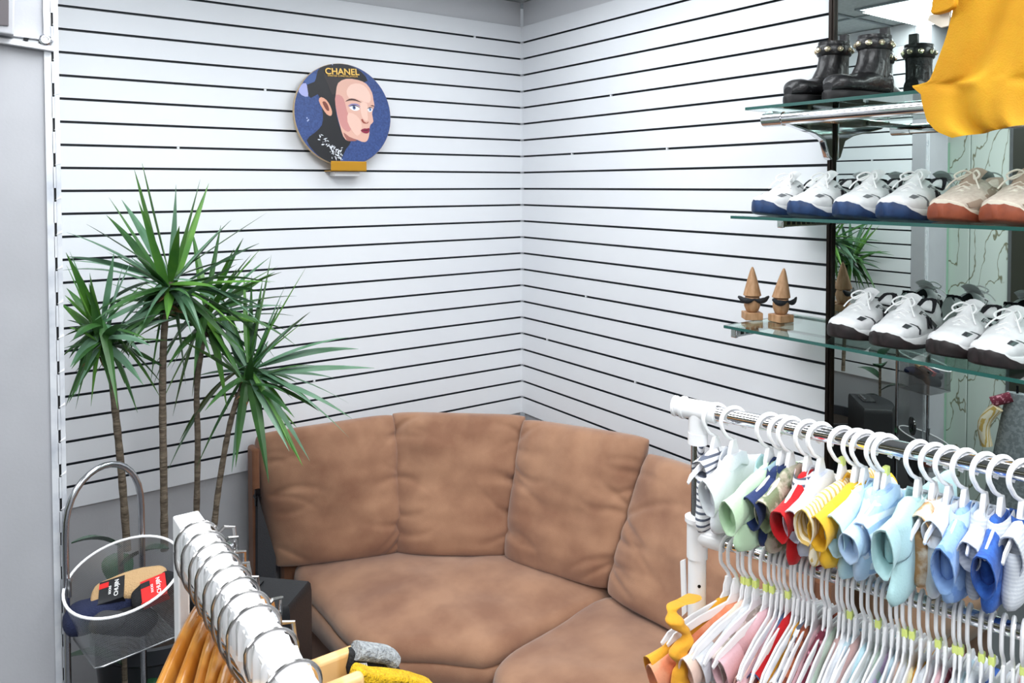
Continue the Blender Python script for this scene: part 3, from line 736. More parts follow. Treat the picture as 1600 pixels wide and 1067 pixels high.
sock((BX-.03, BY+.02, zb2+.03), .12, .07, .05, ang+.4, 0, M_NAVY, 'navy socks in the lower wire basket')
sock((BX+.04, BY-.02, zb2+.03), .11, .07, .05, ang-.5, 0, M_ORG, 'orange socks in the lower wire basket')
sock((BX-.0, BY-.01, zb2+.075), .13, .07, .05, ang+1.1, -.2, M_GRY, 'grey sock bundle on top in the lower wire basket')
sock((BX-.03, BY-.045, zb2+.03), .10, .06, .04, ang-.8, 0, M_BLK, 'black socks at the front of the lower wire basket')

# ================================================================ glass shelves
SH = [(2.118, 'upper'), (1.812, 'middle'), (1.493, 'lower')]
YS = [-1.548, -1.500, -1.478]
SHELF = []
for (z, nm), ys in zip(SH, YS):
    t = thing('glass_shelf', nm+' green glass shelf in front of the mirror', 'shelf', (-.17, -2.3, z-.008), group='glass shelves')
    MB().box((-.347, -3.2, z-.008), (-.012, ys, z)).build('pane', M_GLASS, t, world=True, smooth=False)
    MB().box((-.350, -3.2, z-.0082), (-.3471, ys, z+.0001)).box((-.350, ys, z-.0082), (-.012, ys+.0025, z+.0001)).build('polished_edge', M_GEDGE, t, world=True, smooth=False)
def bracket(z, y, L, label, arrow=False):
    t = thing('shelf_bracket', label, 'bracket', (-.015, y, z-.02))
    if arrow:
        pr = [(-.014, z-.012), (-.014, z-.145), (-.030, z-.135), (-.055, z-.085), (-.10, z-.068), (-L+.05, z-.040), (-L, z-.022), (-L, z-.012)]
        MB().prism([Vector((x, y-.012, zz)) for x, zz in pr], (0, .024, 0)).build('chrome_arm', M_CHROME, t, world=True, bevel=.004)
    else:
        b = MB().box((-L, y-.007, z-.032), (-.014, y+.007, z-.009))
        b.build('chrome_arm', M_CHROME, t, world=True, bevel=.002)
        hb = MB()
        for k in range(9): hb.box((-L+.02+k*.024, y-.0078, z-.026), (-L+.034+k*.024, y+.0078, z-.015))
        hb.build('square_hole', M_BLACKM, t, world=True, smooth=False)
        MB().box((-L-.005, y-.010, z-.034), (-L+.008, y+.010, z-.0085)).build('end_clip', M_CHROME, t, world=True, bevel=.003)
    return t
bracket(SH[0][0], -1.594, .31, 'chrome winged bracket under the upper glass shelf at the mirror edge', True)
bracket(SH[1][0], -1.594, .25, 'chrome bracket under the middle glass shelf at the mirror edge')
bracket(SH[2][0], -1.502, .335, 'perforated chrome bracket at the left end of the lower glass shelf')
tb = thing('hanging_tube', 'polished chrome hanging tube along the front of the upper glass shelf', 'rail', (-.33, -2.3, 2.08))
MB().tube([(-.335, -1.655, 2.079), (-.335, -3.2, 2.079)], .0165, 20).build('tube', M_CHROME, tb, world=True)
MB().tube([(-.335, -1.600, 2.079), (-.335, -1.661, 2.079)], .0190, 20).build('end_cap', M_CHROME, tb, world=True)
MB().box((-.325, -1.70, 2.072), (-.014, -1.692, 2.086)).build('support_arm', M_CHROME, tb, world=True)
# ================================================================ wooden cone figures (spectacle holders)
M_MOU = mat('black_moustache', '#202126', .6, bump=.3, bscale=300)
def figure(x, y, z, rz, lean, label):
    t = thing('wooden_cone_figure', label, 'figurine', (x, y, z), rz, group='wooden moustache figures')
    MB().box((-.026, -.026, 0), (.026, .026, .022)).build('base', M_WOODN, t, bevel=.0015)
    MB().lathe([(.012, .022), (.018, .026), (.0235, .040), (.024, .052), (.0225, .062), (.021, .068)], 24).build('head', M_WOODN, t)
    M = Matrix.Shear('XY', 4, (lean, 0)) if lean else Matrix.Identity(4)
    b = MB().lathe([(.0225, 0), (.0265, .003), (.020, .030), (.0115, .062), (.006, .080), (.003, .087), (.0005, .089)], 24, c=(0, 0, 0))
    b.v = [Vector((p.x+lean*p.z, p.y, p.z+.070)) for p in b.v]
    b.build('cone_hat', M_WOODN, t)
    K = 17; pts = []; rr_ = []
    for k in range(K):
        u = k/(K-1)*2-1; a = abs(u)
        zz = .064-.005*math.sin(min(1, a*1.2)*math.pi)+(.007*(a-.75)/.25 if a > .75 else 0)
        pts.append((u*.046, -.0265+.012*a*a, zz)); rr_.append(.0028+.0062*math.sin(math.pi*min(1, (1-a)*1.1))**.8 if a < .98 else .003)
    MB().tube(pts, rr_, 10, flat=(1, .6)).build('moustache', M_MOU, t)
    return t
g1, g2 = at(1175, 506, 0, -.20), at(1220, 508, 0, -.165)
figure(-.20, g1.y, 1.4935, math.radians(-38), 0, 'left wooden figure with pointed cone hat and black moustache on the lower glass shelf')
figure(-.165, g2.y, 1.4935, math.radians(-12), .12, 'right wooden figure with leaning cone hat and black moustache on the lower glass shelf')
# ================================================================ sneakers
def hw(x, L, W):
    u = x/L
    return W/2*(.62+.38*math.sin(math.pi*min(1, u*.9)))*(1-max(0, (u-.86)/.14)**2.2*.55)*(1-max(0, (.10-u)/.10)**2*.25)*(1+.10*math.sin(math.pi*max(0, (u-.35)/.65)))
def yc(x, L): return .0
def ring_se(x, w, z0, z1, n=16, p=.55, ptop=None):
    out = []; zc = (z0+z1)/2; h = (z1-z0)/2
    for j in range(n):
        a = 2*math.pi*j/n; c, s = math.cos(a), math.sin(a)
        q = p if (s < 0 or ptop is None) else ptop
        out.append(Vector((x, w*math.copysign(abs(c)**q, c), zc+h*math.copysign(abs(s)**q, s))))
    return out
def interp(T, x):
    for (a, va), (b_, vb) in zip(T, T[1:]):
        if x <= b_:
            s = (x-a)/(b_-a); s = s*s*(3-2*s); return va+(vb-va)*s
    return T[-1][1]
def sneaker(name, label, mats4, group, L=.275, W=.098, style='runner'):
    """toe along -x, heel toward the wall"""
    UP, MID, OUT, LIN, ACC, LACE = mats4
    t = thing(name, label, 'shoe', (0, 0, 0), group=group)
    topT = [(0, .098), (.02, .104), (.06, .080), (.095, .084), (.125, .104), (.155, .092), (.20, .072), (.24, .062), (.265, .052), (.275, .04)]
    S = L/.275
    def flip(v): return Vector((-v.x, v.y, v.z))
    xs = [i*L/26 for i in range(27)]
    soleT = [(0, .040), (.1, .034), (.18, .030), (.25, .034), (.275, .040)]
    toe = lambda x: .010*max(0, (x-.2*S)/(.075*S))**2
    # outsole: thin, climbing over the toe
    outT = [(0, .018), (.05, .010), (.15, .009), (.20, .015), (.235, .028), (.260, .045), (.275, .050)]
    R = []
    for i, x in enumerate([-.004*S]+xs+[L+.004*S]):
        xx = min(max(x, 0), L); e = .3 if x < 0 or x > L else 1
        ww = hw(xx, L, W)*e*1.05+.0015
        zt = interp(outT, xx/S)*S; zb_ = toe(xx)
        if e < 1: zt = zt*.75+.004; zb_ += .004
        R.append([flip(p) for p in ring_se(x, ww, zb_, zt, p=.38, ptop=.45)])
    MB().rings(R).build('outsole', OUT, t)
    R = []
    for i, x in enumerate([-.006*S]+xs+[L+.002*S]):
        xx = min(max(x, 0), L); e = .5 if x < 0 or x > L else 1
        fl = 1+.10*max(0, 1-xx/(.10*S))
        ww = hw(xx, L, W)*e*(1.06*fl if xx < .12*S else 1.06-.08*min(1, (xx-.12*S)/(.08*S)))
        R.append([flip(p) for p in ring_se(x, ww, interp(outT, xx/S)*S*.6+toe(xx)*.4, max(interp(soleT, xx/S)*S, interp(outT, xx/S)*S+.005), p=.42)])
    MB().rings(R).build('midsole', MID, t)
    upR = []
    def upring(x):
        xx = min(max(x, 0), L)
        return ring_se(x, hw(xx, L, W)*(.95 if 0 <= x <= L else .3), .018+toe(xx), interp(topT, xx/S)*S, n=24, p=.6, ptop=.85)
    for x in [-.001]+[i*L/32 for i in range(33)]:
        r_ = upring(x)
        # narrow the collar
        xx = min(max(x, 0), L)
        for p in r_:
            k = max(0, (p.z-.045*S)/(.06*S)); p.y *= 1-.30*min(1, k)*(1 if xx < .16*S else .6)
        if x > L*.985:
            for p in r_: p.y *= .8; p.z = .03+(p.z-.03)*.75
        upR.append([flip(p) for p in r_])
    MB().rings(upR).build('upper', UP, t)
    def surf(x, z, side, off=.0012):
        w_ = hw(x, L, W)*.95; z0_, z1_ = .018+toe(x), interp(topT, x/S)*S
        zc = (z0_+z1_)/2; h = (z1_-z0_)/2; s = max(-.98, min(.98, (z-zc)/h)); q = .85 if s > 0 else .6
        sn = math.copysign(abs(s)**(1/q), s); c = math.sqrt(max(0, 1-sn*sn)); y = w_*c**q
        k = max(0, (z-.045*S)/(.06*S)); y *= 1-.30*min(1, k)*(1 if x < .16*S else .6)
        return Vector((-x, side*(y+off), z))
    def patch(b, poly, side, off, mi=0, th=.0008):
        # poly given as a quad strip [(x,z) left],[(x,z) right]
        Lq, Rq = poly; n = len(Lq); v = []; f = []
        for a, c in zip(Lq, Rq):
            for s in (0, .33, .67, 1):
                x = a[0]+(c[0]-a[0])*s; z = a[1]+(c[1]-a[1])*s
                v.append(surf(x*S, z*S, side, off+th)); v.append(surf(x*S, z*S, side, off-th*2))
        m = 8
        for i in range(n-1):
            for j in range(3):
                a = i*m+j*2
                f.append((a, a+2, a+m+2, a+m)); f.append((a+1, a+m+1, a+m+3, a+3))
        for j in range(3):
            f.append((j*2, j*2+1, j*2+3, j*2+2)); a = (n-1)*m+j*2; f.append((a, a+2, a+3, a+1))
        for i in range(n-1):
            a = i*m; f.append((a, a+m, a+m+1, a+1)); a += 6; f.append((a, a+1, a+m+1, a+m))
        b.add(v, f, mi)
    # lining: dark mouth
    b = MB(); R = []
    for k, s in enumerate((1.0, .96, .75, .4, .02)):
        rg = []
        for j in range(24):
            a = 2*math.pi*j/24; x = (.062+.052*math.cos(a)*s)*S; y = .0265*math.sin(a)*s*S
            zt = interp(topT, max(0, min(L, x))/S)*S
            rg.append(Vector((-x, y, zt+.0045-.006*abs(math.sin(a))-(.010*S*(1-s) if k > 1 else 0))))
        R.append(rg)
    low = [[Vector((p.x, p.y*.8, p.z-.02)) for p in R[0]]]
    b.rings(low+R).build('collar_lining', LIN, t)
    # tongue
    b = MB(); rows = []
    for k in range(7):
        s = k/6; x = (.19-.075*s)*S; z = (.066+.058*s+.006*math.sin(s*3))*S; w_ = (.018+.006*s)*S
        rows.append([Vector((-x, y_*w_, z-.006*abs(y_)**2+dz_)) for y_, dz_ in ((-1, 0), (-.5, .003), (0, .004), (.5, .003), (1, 0), (.5, -.004), (0, -.004), (-.5, -.004))])
    b.rings(rows).build('tongue', UP if style == 'runner' else ACC, t)
    # heel tab
    b = MB(); patch(b, ([(0.004, .104), (.004, .07)], [(.03, .098), (.028, .06)]), 1, .001); patch(b, ([(0.004, .104), (.004, .07)], [(.03, .098), (.028, .06)]), -1, .001)
    b.build('heel_tab', LIN, t)
    # overlays
    def piece(side, poly, off=.0012, par=t, nm='overlay', m=ACC):
        q = MB(); patch(q, poly, side, off, 0); return q.build(nm, m, par)
    for side in (1, -1):
        if style == 'runner':
            pl = piece(side, ([(.150, .082), (.135, .088)], [(.085, .040), (.075, .046)]))
            arc = [(.142, .082), (.118, .070), (.098, .058), (.088, .046), (.092, .036)]
            piece(side, (arc, [(x-.005, z-.001) for x, z in arc]), .0016)
            arc = [(.205, .064), (.192, .058), (.184, .048), (.184, .036)]
            piece(side, (arc, [(x-.005, z) for x, z in arc]), .0016)
            piece(side, ([(.232, .058), (.214, .064)], [(.226, .054), (.205, .059)]), .0016)
            # slanted block letter mark on the side
            for A_, B_, wd in (((.138, .046), (.128, .074), .0035), ((.128, .074), (.118, .044), .003), ((.118, .044), (.108, .070), .0035)):
                piece(side, ([(A_[0]+wd, A_[1]), (B_[0]+wd, B_[1])], [(A_[0]-wd, A_[1]-.001), (B_[0]-wd, B_[1]-.001)]), .0030, pl, 'letter_stroke', LIN)
        else:
            piece(side, ([(.18, .062), (.15, .076), (.12, .084)], [(.165, .048), (.135, .056), (.10, .062)]))
            piece(side, ([(.275*.9, .046), (.2, .056)], [(.275*.88, .036), (.19, .038)]))
    # laces
    b = MB()
    for k in range(5):
        s = k/4.4; x = (.195-.062*s)*S; z = (.0715+.040*s)*S; w_ = (.016+.004*s)*S
        b.tube([Vector((-x, -w_, z-.004)), Vector((-x+.004, 0, z+.003)), Vector((-x+.009*S, w_, z-.003))], .0031*S, 6, flat=(.6, 1.3))
        if k < 4: b.tube([Vector((-x, w_, z-.004)), Vector((-x+.004, 0, z+.0045)), Vector((-x+.009*S, -w_, z-.003))], .0029*S, 6, flat=(.6, 1.3))
    kx, kz = -.135*S, .114*S
    for sd in (1, -1):
        b.tube(catmull([Vector((kx, 0, kz)), Vector((kx-.012, sd*.014, kz+.007)), Vector((kx-.028, sd*.028, kz-.004)), Vector((kx-.028, sd*.018, kz-.014)), Vector((kx-.004, sd*.004, kz-.002))], 5, closed=False), .0024*S, 6)
        b.tube(catmull([Vector((kx, 0, kz)), Vector((kx-.02, sd*.014, kz-.006)), Vector((kx-.04, sd*.028, kz-.020)), Vector((kx-.048, sd*.038, kz-.036))], 5, closed=False), .0019*S, 6)
    b.build('laces', LACE, t)
    KIDS[t.name] = kids(t)
    return t
M_SW = mat('white_shoe_leather', '#e9e9ea', .45, c2='#dcdcde', scale=30)
M_SWM = mat('white_foam_sole', '#ececec', .55)
M_SBLUE = mat('navy_rubber_sole', '#26436f', .5, c2='#1c2f52', scale=40)
M_SBLK = mat('black_rubber_sole', '#1a1516', .5, c2='#2a2021', scale=40)
M_SLIN = mat('dark_shoe_lining', '#1d1d22', .9)
M_SGREY = mat('dark_grey_overlay', '#6b6d70', .4)
M_SGR2 = mat('charcoal_overlay', '#3f4144', .35)
M_LACE = mat('white_lace', '#f1f1f1', .8)
M_TANU = mat('cream_suede_mesh', '#cfc3b6', .8, c2='#bfb0a3', scale=90)
M_TANO = mat('taupe_suede', '#a89484', .9)
M_GUM = mat('terracotta_gum_sole', '#9c4f33', .55, c2='#83402a', scale=40)
M_CREAM = mat('cream_midsole', '#e4dccb', .55)
M_CLACE = mat('cream_lace', '#e6dfd2', .8)
blue = sneaker('sneaker', 'x', (M_SW, M_SWM, M_SBLUE, M_SLIN, M_SGREY, M_LACE), 'white and navy sneakers on the middle glass shelf')
blk = sneaker('sneaker', 'x', (M_SW, M_SWM, M_SBLK, M_SLIN, M_SGR2, M_LACE), 'white and black sneakers on the lower glass shelf')
tan = sneaker('sneaker', 'x', (M_TANU, M_CREAM, M_GUM, M_TANO, M_TANO, M_CLACE), 'cream and terracotta sneakers on the middle glass shelf', style='trail', W=.104)
ordw = ['first', 'second', 'third', 'fourth', 'fifth']
def put(first, proto, x, y, z, rz, label):
    o = proto if first else copy_tree(proto)
    o.location = (x, y, z); o.rotation_euler = (0, 0, math.radians(rz)); o['label'] = label
TX_ = -.330
lab_b = ['white sneaker with navy sole, leftmost on the middle glass shelf', 'white sneaker with navy sole, second from the left on the middle glass shelf', 'white sneaker with navy sole, third from the left on the middle glass shelf', 'white sneaker with navy sole beside the cream terracotta ones on the middle shelf']
for i, (px, rz) in enumerate(((1172, -3), (1226, -2), (1297, -2), (1363, -1))):
    y = at(px, 330, 0, TX_).y-.040
    put(i == 0, blue, TX_+.275, y, 1.8125, rz, lab_b[i])
lab_t = ['cream sneaker with terracotta sole next to the navy soled ones on the middle shelf', 'cream sneaker with terracotta sole, cut by the right edge of the photo']
for i, px in enumerate((1448, 1530)):
    y = at(px, 330, 0, TX_).y-.042
    put(i == 0, tan, TX_+.275, y, 1.8125, -2, lab_t[i])
lab_k = ['white sneaker with black sole, leftmost on the lower glass shelf by the mirror edge', 'white sneaker with black sole, right one of the pair nearer the wooden figures', 'white sneaker with black sole, second from the right on the lower glass shelf', 'white sneaker with black sole, rightmost on the lower glass shelf']
for i, (px, py, xx, rz) in enumerate(((1289, 528, -.30, -2), (1348, 542, -.315, 1), (1450, 555, -.30, -4), (1514, 572, -.325, -3))):
    y = at(px, py, 0, xx).y-.040
    put(i == 0, blk, xx+.275, y, 1.4935, rz, lab_k[i])
# ================================================================ boots
M_BOOT = mat('black_boot_leather', '#0e0d10', .42, bump=.25, bscale=70, coat=.2)
M_BSOLE = mat('black_lug_sole', '#0e0d0f', .6)
M_JEW = mat('cut_glass_jewel', '#f0e2c2', .12, .8)
def boot(label):
    t = thing('ankle_boot', label, 'boot', (0, 0, 0), group='black jewelled ankle boots')
    L = .235; W = .088
    xs = [i*L/20 for i in range(21)]
    R = []
    for x in [-.003]+xs+[L+.004]:
        xx = min(max(x, 0), L); e = .4 if x < 0 or x > L else 1
        heel = .0 if xx < .075 or xx > .10 else .0
        R.append([Vector((-p.x, p.y, p.z)) for p in ring_se(x, hw(xx, L, W)*e*1.05, 0, .030 if e == 1 else .024, p=.4)])
    MB().rings(R).build('lug_sole', M_BSOLE, t)
    topT = [(0, .09), (.09, .09), (.13, .082), (.155, .070), (.18, .072), (.205, .074), (.222, .068), (.235, .050)]
    R = []
    for x in [0]+xs+[L]:
        R.append([Vector((-p.x, p.y, p.z)) for p in ring_se(x, hw(x, L, W)*.97, .026, interp(topT, x), n=24, p=.62, ptop=.9)])
    MB().rings(R).build('foot_upper', M_BOOT, t)
    # shaft
    R = []
    for z, x0, x1, w_ in ((.045, .002, .150, .036), (.07, .004, .140, .036), (.09, .006, .126, .035), (.11, .008, .112, .034), (.135, .008, .104, .034), (.16, .006, .103, .036), (.178, .004, .104, .037), (.185, .003, .104, .037), (.185, .008, .098, .032), (.165, .01, .094, .030)):
        cx_ = (x0+x1)/2; rx = (x1-x0)/2
        R.append([Vector((-(cx_+rx*math.cos(2*math.pi*j/28)), w_*math.sin(2*math.pi*j/28), z)) for j in range(28)])
    MB().rings(R).build('shaft', M_BOOT, t)
    # toe cap seam
    b = MB(); b.tube([Vector((-.19, math.sin(a)*.040, .030+math.cos(a)*.038)) for a in [(-1.4+k*.28) for k in range(11)]], .0016, 6)
    b.build('toe_seam', M_BOOT, t)
    def ell(a, k=1, z=.158): return Vector((-(.0545+.0495*k*math.cos(a)), .0365*k*math.sin(a), z))
    sp_ = MB().rings([[ell(2*math.pi*j/28, 1.04, .146)for j in range(28)], [ell(2*math.pi*j/28, 1.10, .150) for j in range(28)], [ell(2*math.pi*j/28, 1.10, .172) for j in range(28)], [ell(2*math.pi*j/28, 1.04, .176) for j in range(28)]]).build('strap', M_BOOT, t)
    for k in range(9):
        a = 2*math.pi*k/9+.2; c = ell(a, 1.12, .161); n = Vector((-math.cos(a)*.037, math.sin(a)*.05, 0)).normalized(); s_ = n.cross(Vector((0, 0, 1)))
        R = []
        for r_, h in ((.0085, -.002), (.0085, .002), (.006, .0045), (.003, .006), (.0005, .006)):
            R.append([c+n*h+(s_*math.cos(2*math.pi*j/10)+Vector((0, 0, 1))*math.sin(2*math.pi*j/10)*.9)*r_ for j in range(10)])
        MB().rings(R).build('jewel', M_JEW, sp_, angle=20)
    MB().box((-.02, -.012, .170), (-.004, .012, .212)).build('pull_tab', M_BOOT, t, bevel=.002)
    KIDS[t.name] = kids(t)
    return t
bt = boot('x')
for i, (px, lb) in enumerate(((1229, 'black ankle boot with jewelled strap, left one on the upper glass shelf'), (1291, 'black ankle boot with jewelled strap, right one on the upper glass shelf'))):
    y = at(px, 158, 0, -.30).y-.035
    put(i == 0, bt, -.30+.235, y, 2.1185, -8, lb)
# ================================================================ yellow garment
M_YEL = mat('mustard_chiffon', '#bd8406', .8, c2='#cb920e', scale=8, bump=.15, bscale=300, subs=.3)
XG = -.47
yg = thing('yellow_blouse', 'mustard yellow chiffon blouse hanging in front of the shelves at the top right', 'garment', tuple(at(1530, 100, 0, XG)))
outl = [(1496, -60), (1493, 0), (1487, 30), (1480, 60), (1462, 110), (1455, 128), (1438, 133), (1428, 135), (1444, 148), (1447, 165), (1455, 190), (1470, 206), (1495, 216), (1530, 212), (1570, 197), (1610, 186), (1700, 180), (1740, 100), (1740, -60)]
pts = [at(px, py, 0, XG) for px, py in outl]
b = MB(); NY, NZ = 44, 30
def edge(side, s):
    # left edge polyline by height fraction
    Lp = [pts[i] for i in range(0, 13)]; Rp = [pts[18], pts[17], pts[16]]
    P = Lp if side == 0 else Rp
    k = s*(len(P)-1); i = min(int(k), len(P)-2); f = k-i
    return P[i].lerp(P[i+1], f)
rows = []
for i in range(NZ+1):
    s = i/NZ; a = edge(0, s); c_ = edge(1, s); row = []
    for j in range(NY+1):
        u = j/NY; p = a.lerp(c_, u)
        fold = .011*math.sin(u*13+1.2*math.sin(s*3)+1.5*s)+.004*math.sin(u*31+2+s*2)
        p = p+Vector((-fold*(.35+.9*s)*min(1, u*6+.15)-.02*s, 0, 0)); row.append(p)
    rows.append(row)
th = [[p+Vector((.0015, 0, 0)) for p in r] for r in rows]
ringz = [r+q[::-1] for r, q in zip(rows, th)]
b.rings(ringz).build('body', M_YEL, yg, world=True, angle=80)
sl = [at(*q, 0, XG-.03) for q in ((1452, -50), (1456, 0), (1455, 22), (1488, 12), (1492, -10), (1494, -50))]
bb = MB(); bb.prism([p for p in catmull(sl, 3)], (.018, 0, 0)).build('sleeve', M_YEL, yg, world=True, bevel=.004)
sl = [at(*q, 0, XG-.005) for q in ((1452, 24), (1449, 32), (1470, 43), (1482, 40), (1484, 14))]
MB().prism(sl, (.008, 0, 0)).build('lining', mat('ivory_lining', '#e9dfcf', .7), yg, world=True)
top = at(1600, -60, 0, XG)
MB().tube([(XG, top.y+.16, top.z-.02), (XG, top.y, top.z+.04), (XG, top.y-.2, top.z-.04)], .006, 8).tube([(XG, top.y, top.z+.04), (XG, top.y, top.z+.10)], .003, 8).tube([(XG, top.y, top.z+.10), (XG+.02, top.y, top.z+.125), (XG+.04, top.y, top.z+.11)], .003, 8).build('hanger', M_WOODL, yg, world=True)
wr = thing('garment_rod', 'chrome rod near the ceiling that the yellow blouse hangs from', 'rail', (XG+.02, top.y, top.z+.118))
MB().tube([(XG+.02, -1.9, top.z+.112), (XG+.02, -3.2, top.z+.112)], .010, 12).tube([(XG+.02, -3.0, top.z+.112), (-.01, -3.0, top.z+.112)], .008, 10).tube([(XG+.02, -2.0, top.z+.112), (-.01, -2.0, top.z+.112)], .008, 10).build('rod', M_CHROME, wr, world=True)
# ================================================================ right clothes rack (two rails)
RL, RR = Vector((-1.097, -1.960, 1.5)), Vector((-.942, -2.477, 1.5))
RU = (RR-RL).normalized()            # along the rail, toward the camera's right
RH = Vector((RU.y, -RU.x, 0))        # hanger direction pointing toward the camera's left
if RH.x > 0: RH = -RH
RO = RL
def rail_at(px, z=1.5, off=0.0):
    """point on the vertical plane of the rack (moved by off along RH) seen at column px"""
    n = RH; d = ray(px, 700); o = RO+RH*off
    # intersect plane with the vertical plane through the column (use horizontal components)
    t = ((o-CAM).dot(n))/Vector((d.x, d.y, 0)).dot(n)
    for _ in range(3):
        p = CAM+d*t; p.z = z
        # correct the column for the true height
        q = p-CAM; xx = 800+FPX*q.dot(cr)/q.dot(cF)
        d = d+cr*((px-xx)/FPX)*1.0
        t = ((o-CAM).dot(n))/Vector((d.x, d.y, 0)).dot(n)
    p = CAM+d*t; p.z = z
    return p
rk = thing('garment_rack', 'double clothes rail with chrome tubes and white plastic joints holding baby clothes', 'clothes rack', (RL.x, RL.y, 0))
def rp_(s, z): return Vector((RL.x+RU.x*s, RL.y+RU.y*s, z))
SP0 = (rail_at(1090, 1.4)-RL).dot(RU)
MB().tube([rp_(SP0+.03, 1.5), rp_(1.35, 1.5)], .0125, 20).build('upper_rail', M_CHROME, rk, world=True)
ZL = 1.275
MB().tube([rp_(SP0+.02, ZL), rp_(1.35, ZL)], .0115, 20).build('lower_rail', M_CHROME, rk, world=True)
b = MB(); b.tube([rp_(SP0-.045, 1.5), rp_(SP0-.041, 1.5)], .0185, 20).tube([rp_(SP0-.041, 1.5), rp_(SP0-.030, 1.5)], .0155, 20).tube([rp_(SP0-.030, 1.5), rp_(SP0-.024, 1.5)], .020, 20).tube([rp_(SP0-.024, 1.5), rp_(SP0+.034, 1.5)], .0175, 20)
b.tube([rp_(SP0, 1.495), rp_(SP0, 1.455)], .0165, 20).tube([rp_(SP0, 1.46), rp_(SP0, 1.44)], .0175, 20)
b.build('tee_joint', M_WPL, rk, world=True)
MB().tube([rp_(SP0, 1.45), rp_(SP0, 1.27)], .0118, 20).build('chrome_post', M_CHROME, rk, world=True)
b = MB().tube([rp_(SP0, 1.308), rp_(SP0, 1.300)], .022, 20).tube([rp_(SP0, 1.301), rp_(SP0, 1.235)], .0185, 20).tube([rp_(SP0, ZL), rp_(SP0+.05, ZL)], .0165, 20)
b.build('collar_joint', M_WPL, rk, world=True)
MB().tube([rp_(SP0, 1.25), rp_(SP0, .05)], .016, 20).build('white_post', M_WPL, rk, world=True)
b = MB()
for zz in (1.17,): b.prism([rp_(SP0-.030, zz+.05), rp_(SP0-.022, zz+.055), rp_(SP0-.018, zz-.04), rp_(SP0-.026, zz-.05)], RH*.006)
b.build('side_clip', M_WPL, rk, world=True)
b = MB().tube([rp_(SP0, .035)-RH*.25, rp_(SP0, .035)+RH*.25], .016, 12).tube([rp_(1.3, .035)-RH*.25, rp_(1.3, .035)+RH*.25], .016, 12).tube([rp_(1.3, .05), rp_(1.3, 1.5)], .016, 12)
b.build('foot_bars', M_WPL, rk, world=True)
scr = rp_(SP0, 1.19)+(-Vector((cF.x, cF.y, 0)).normalized())*.0158
MB().lathe([(.003, -.001), (.003, .001)], 10).xf(Matrix.Translation(scr) @ Vector((0, 0, 1)).rotation_difference(-cF).to_matrix().to_4x4()).build('screw', M_BLACKM, rk, world=True)

def hanger(name, label, group, W=.115, ring=.0215, th=.0032, neck=.05, marker=False, style=0):
    """local: x = along the arms (+x toward the camera's left), y = along the rail, rail axis at z=0 is inside the hook"""
    t = thing(name, label, 'hanger', (0, 0, 0), group=group)
    pts = []
    zc = -(ring-.0165) if style == 0 else -(ring-.015)
    r = ring
    if style == 0:
        for k in range(0, 19):
            a = math.radians(-35+k*14.2); pts.append((-r*math.cos(a), 0, zc+r*math.sin(a)))
        pts += [(r*.50, 0, zc-r*1.02), (.001, 0, zc-r*1.3), (0, 0, zc-r*1.5)]
    else:
        for k in range(0, 13):
            a = math.radians(10+k*14); pts.append((-r*math.cos(a), 0, zc+r*math.sin(a)))
        pts += [(r*1.02, 0, zc-r*.7), (r*.92, 0, zc-r*1.4), (r*.45, 0, zc-r*2.0), (0, 0, zc-r*2.6), (-.002, 0, zc-r*3.2)]
    hb_ = MB().tube(catmull(pts, 2, closed=False), .0032 if style == 0 else .0036, 8, flat=(1.0, 1.25) if style == 0 else (1, .8))
    if style == 0: hb_.xf(Matrix.Rotation(math.radians(-26), 4, 'Z'))
    hb_.build('hook', M_WPL, t)
    zb_ = pts[-1][2]+.004; k_ = .8 if style == 0 else 1.0
    # arms plate
    out = [(-.006, zb_), (.006, zb_), (.011, zb_-.012*k_), (.012, zb_-.024*k_), (.020, zb_-.034*k_), (W*.55, zb_-.044*k_), (W*.9, zb_-.060*k_), (W, zb_-.074*k_), (W-.003, zb_-.080*k_), (W*.86, zb_-.072*k_), (W*.5, zb_-.058*k_), (0, zb_-.050*k_)]
    poly = out+[(-x, z) for x, z in out[::-1] if x > 0 and not (x == .006)]
    b = MB()
    P = [Vector((x, -th/2, z)) for x, z in poly]
    b.prism(P, (0, th, 0)); b.build('arms', M_WPL, t, bevel=.0012)
    nw = .014 if style == 0 else .008
    if style: th = .0022
    b = MB().prism([Vector(q) for q in ((-.006, -th*1.1, zb_+.002), (.006, -th*1.1, zb_+.002), (nw, -th*1.1, zb_-.018), (nw, -th*1.1, zb_-.026), (-nw, -th*1.1, zb_-.026), (-nw, -th*1.1, zb_-.018))], (0, th*2.2, 0)); b.build('neck_block', M_WPL, t, bevel=.0015)
    if marker: MB().box((-.0065, -.0042, zb_-.004), (.0065, .0042, zb_+.010)).build('size_marker', M_TAG, t, bevel=.002)
    t['nz'] = zb_-(.012 if style == 0 else .026)
    KIDS[t.name] = kids(t)
    return t
def rot(o, p, jit=0, tilt=0):
    o.location = p; o.rotation_euler = (0, tilt, math.atan2(RH.y, RH.x)+jit)
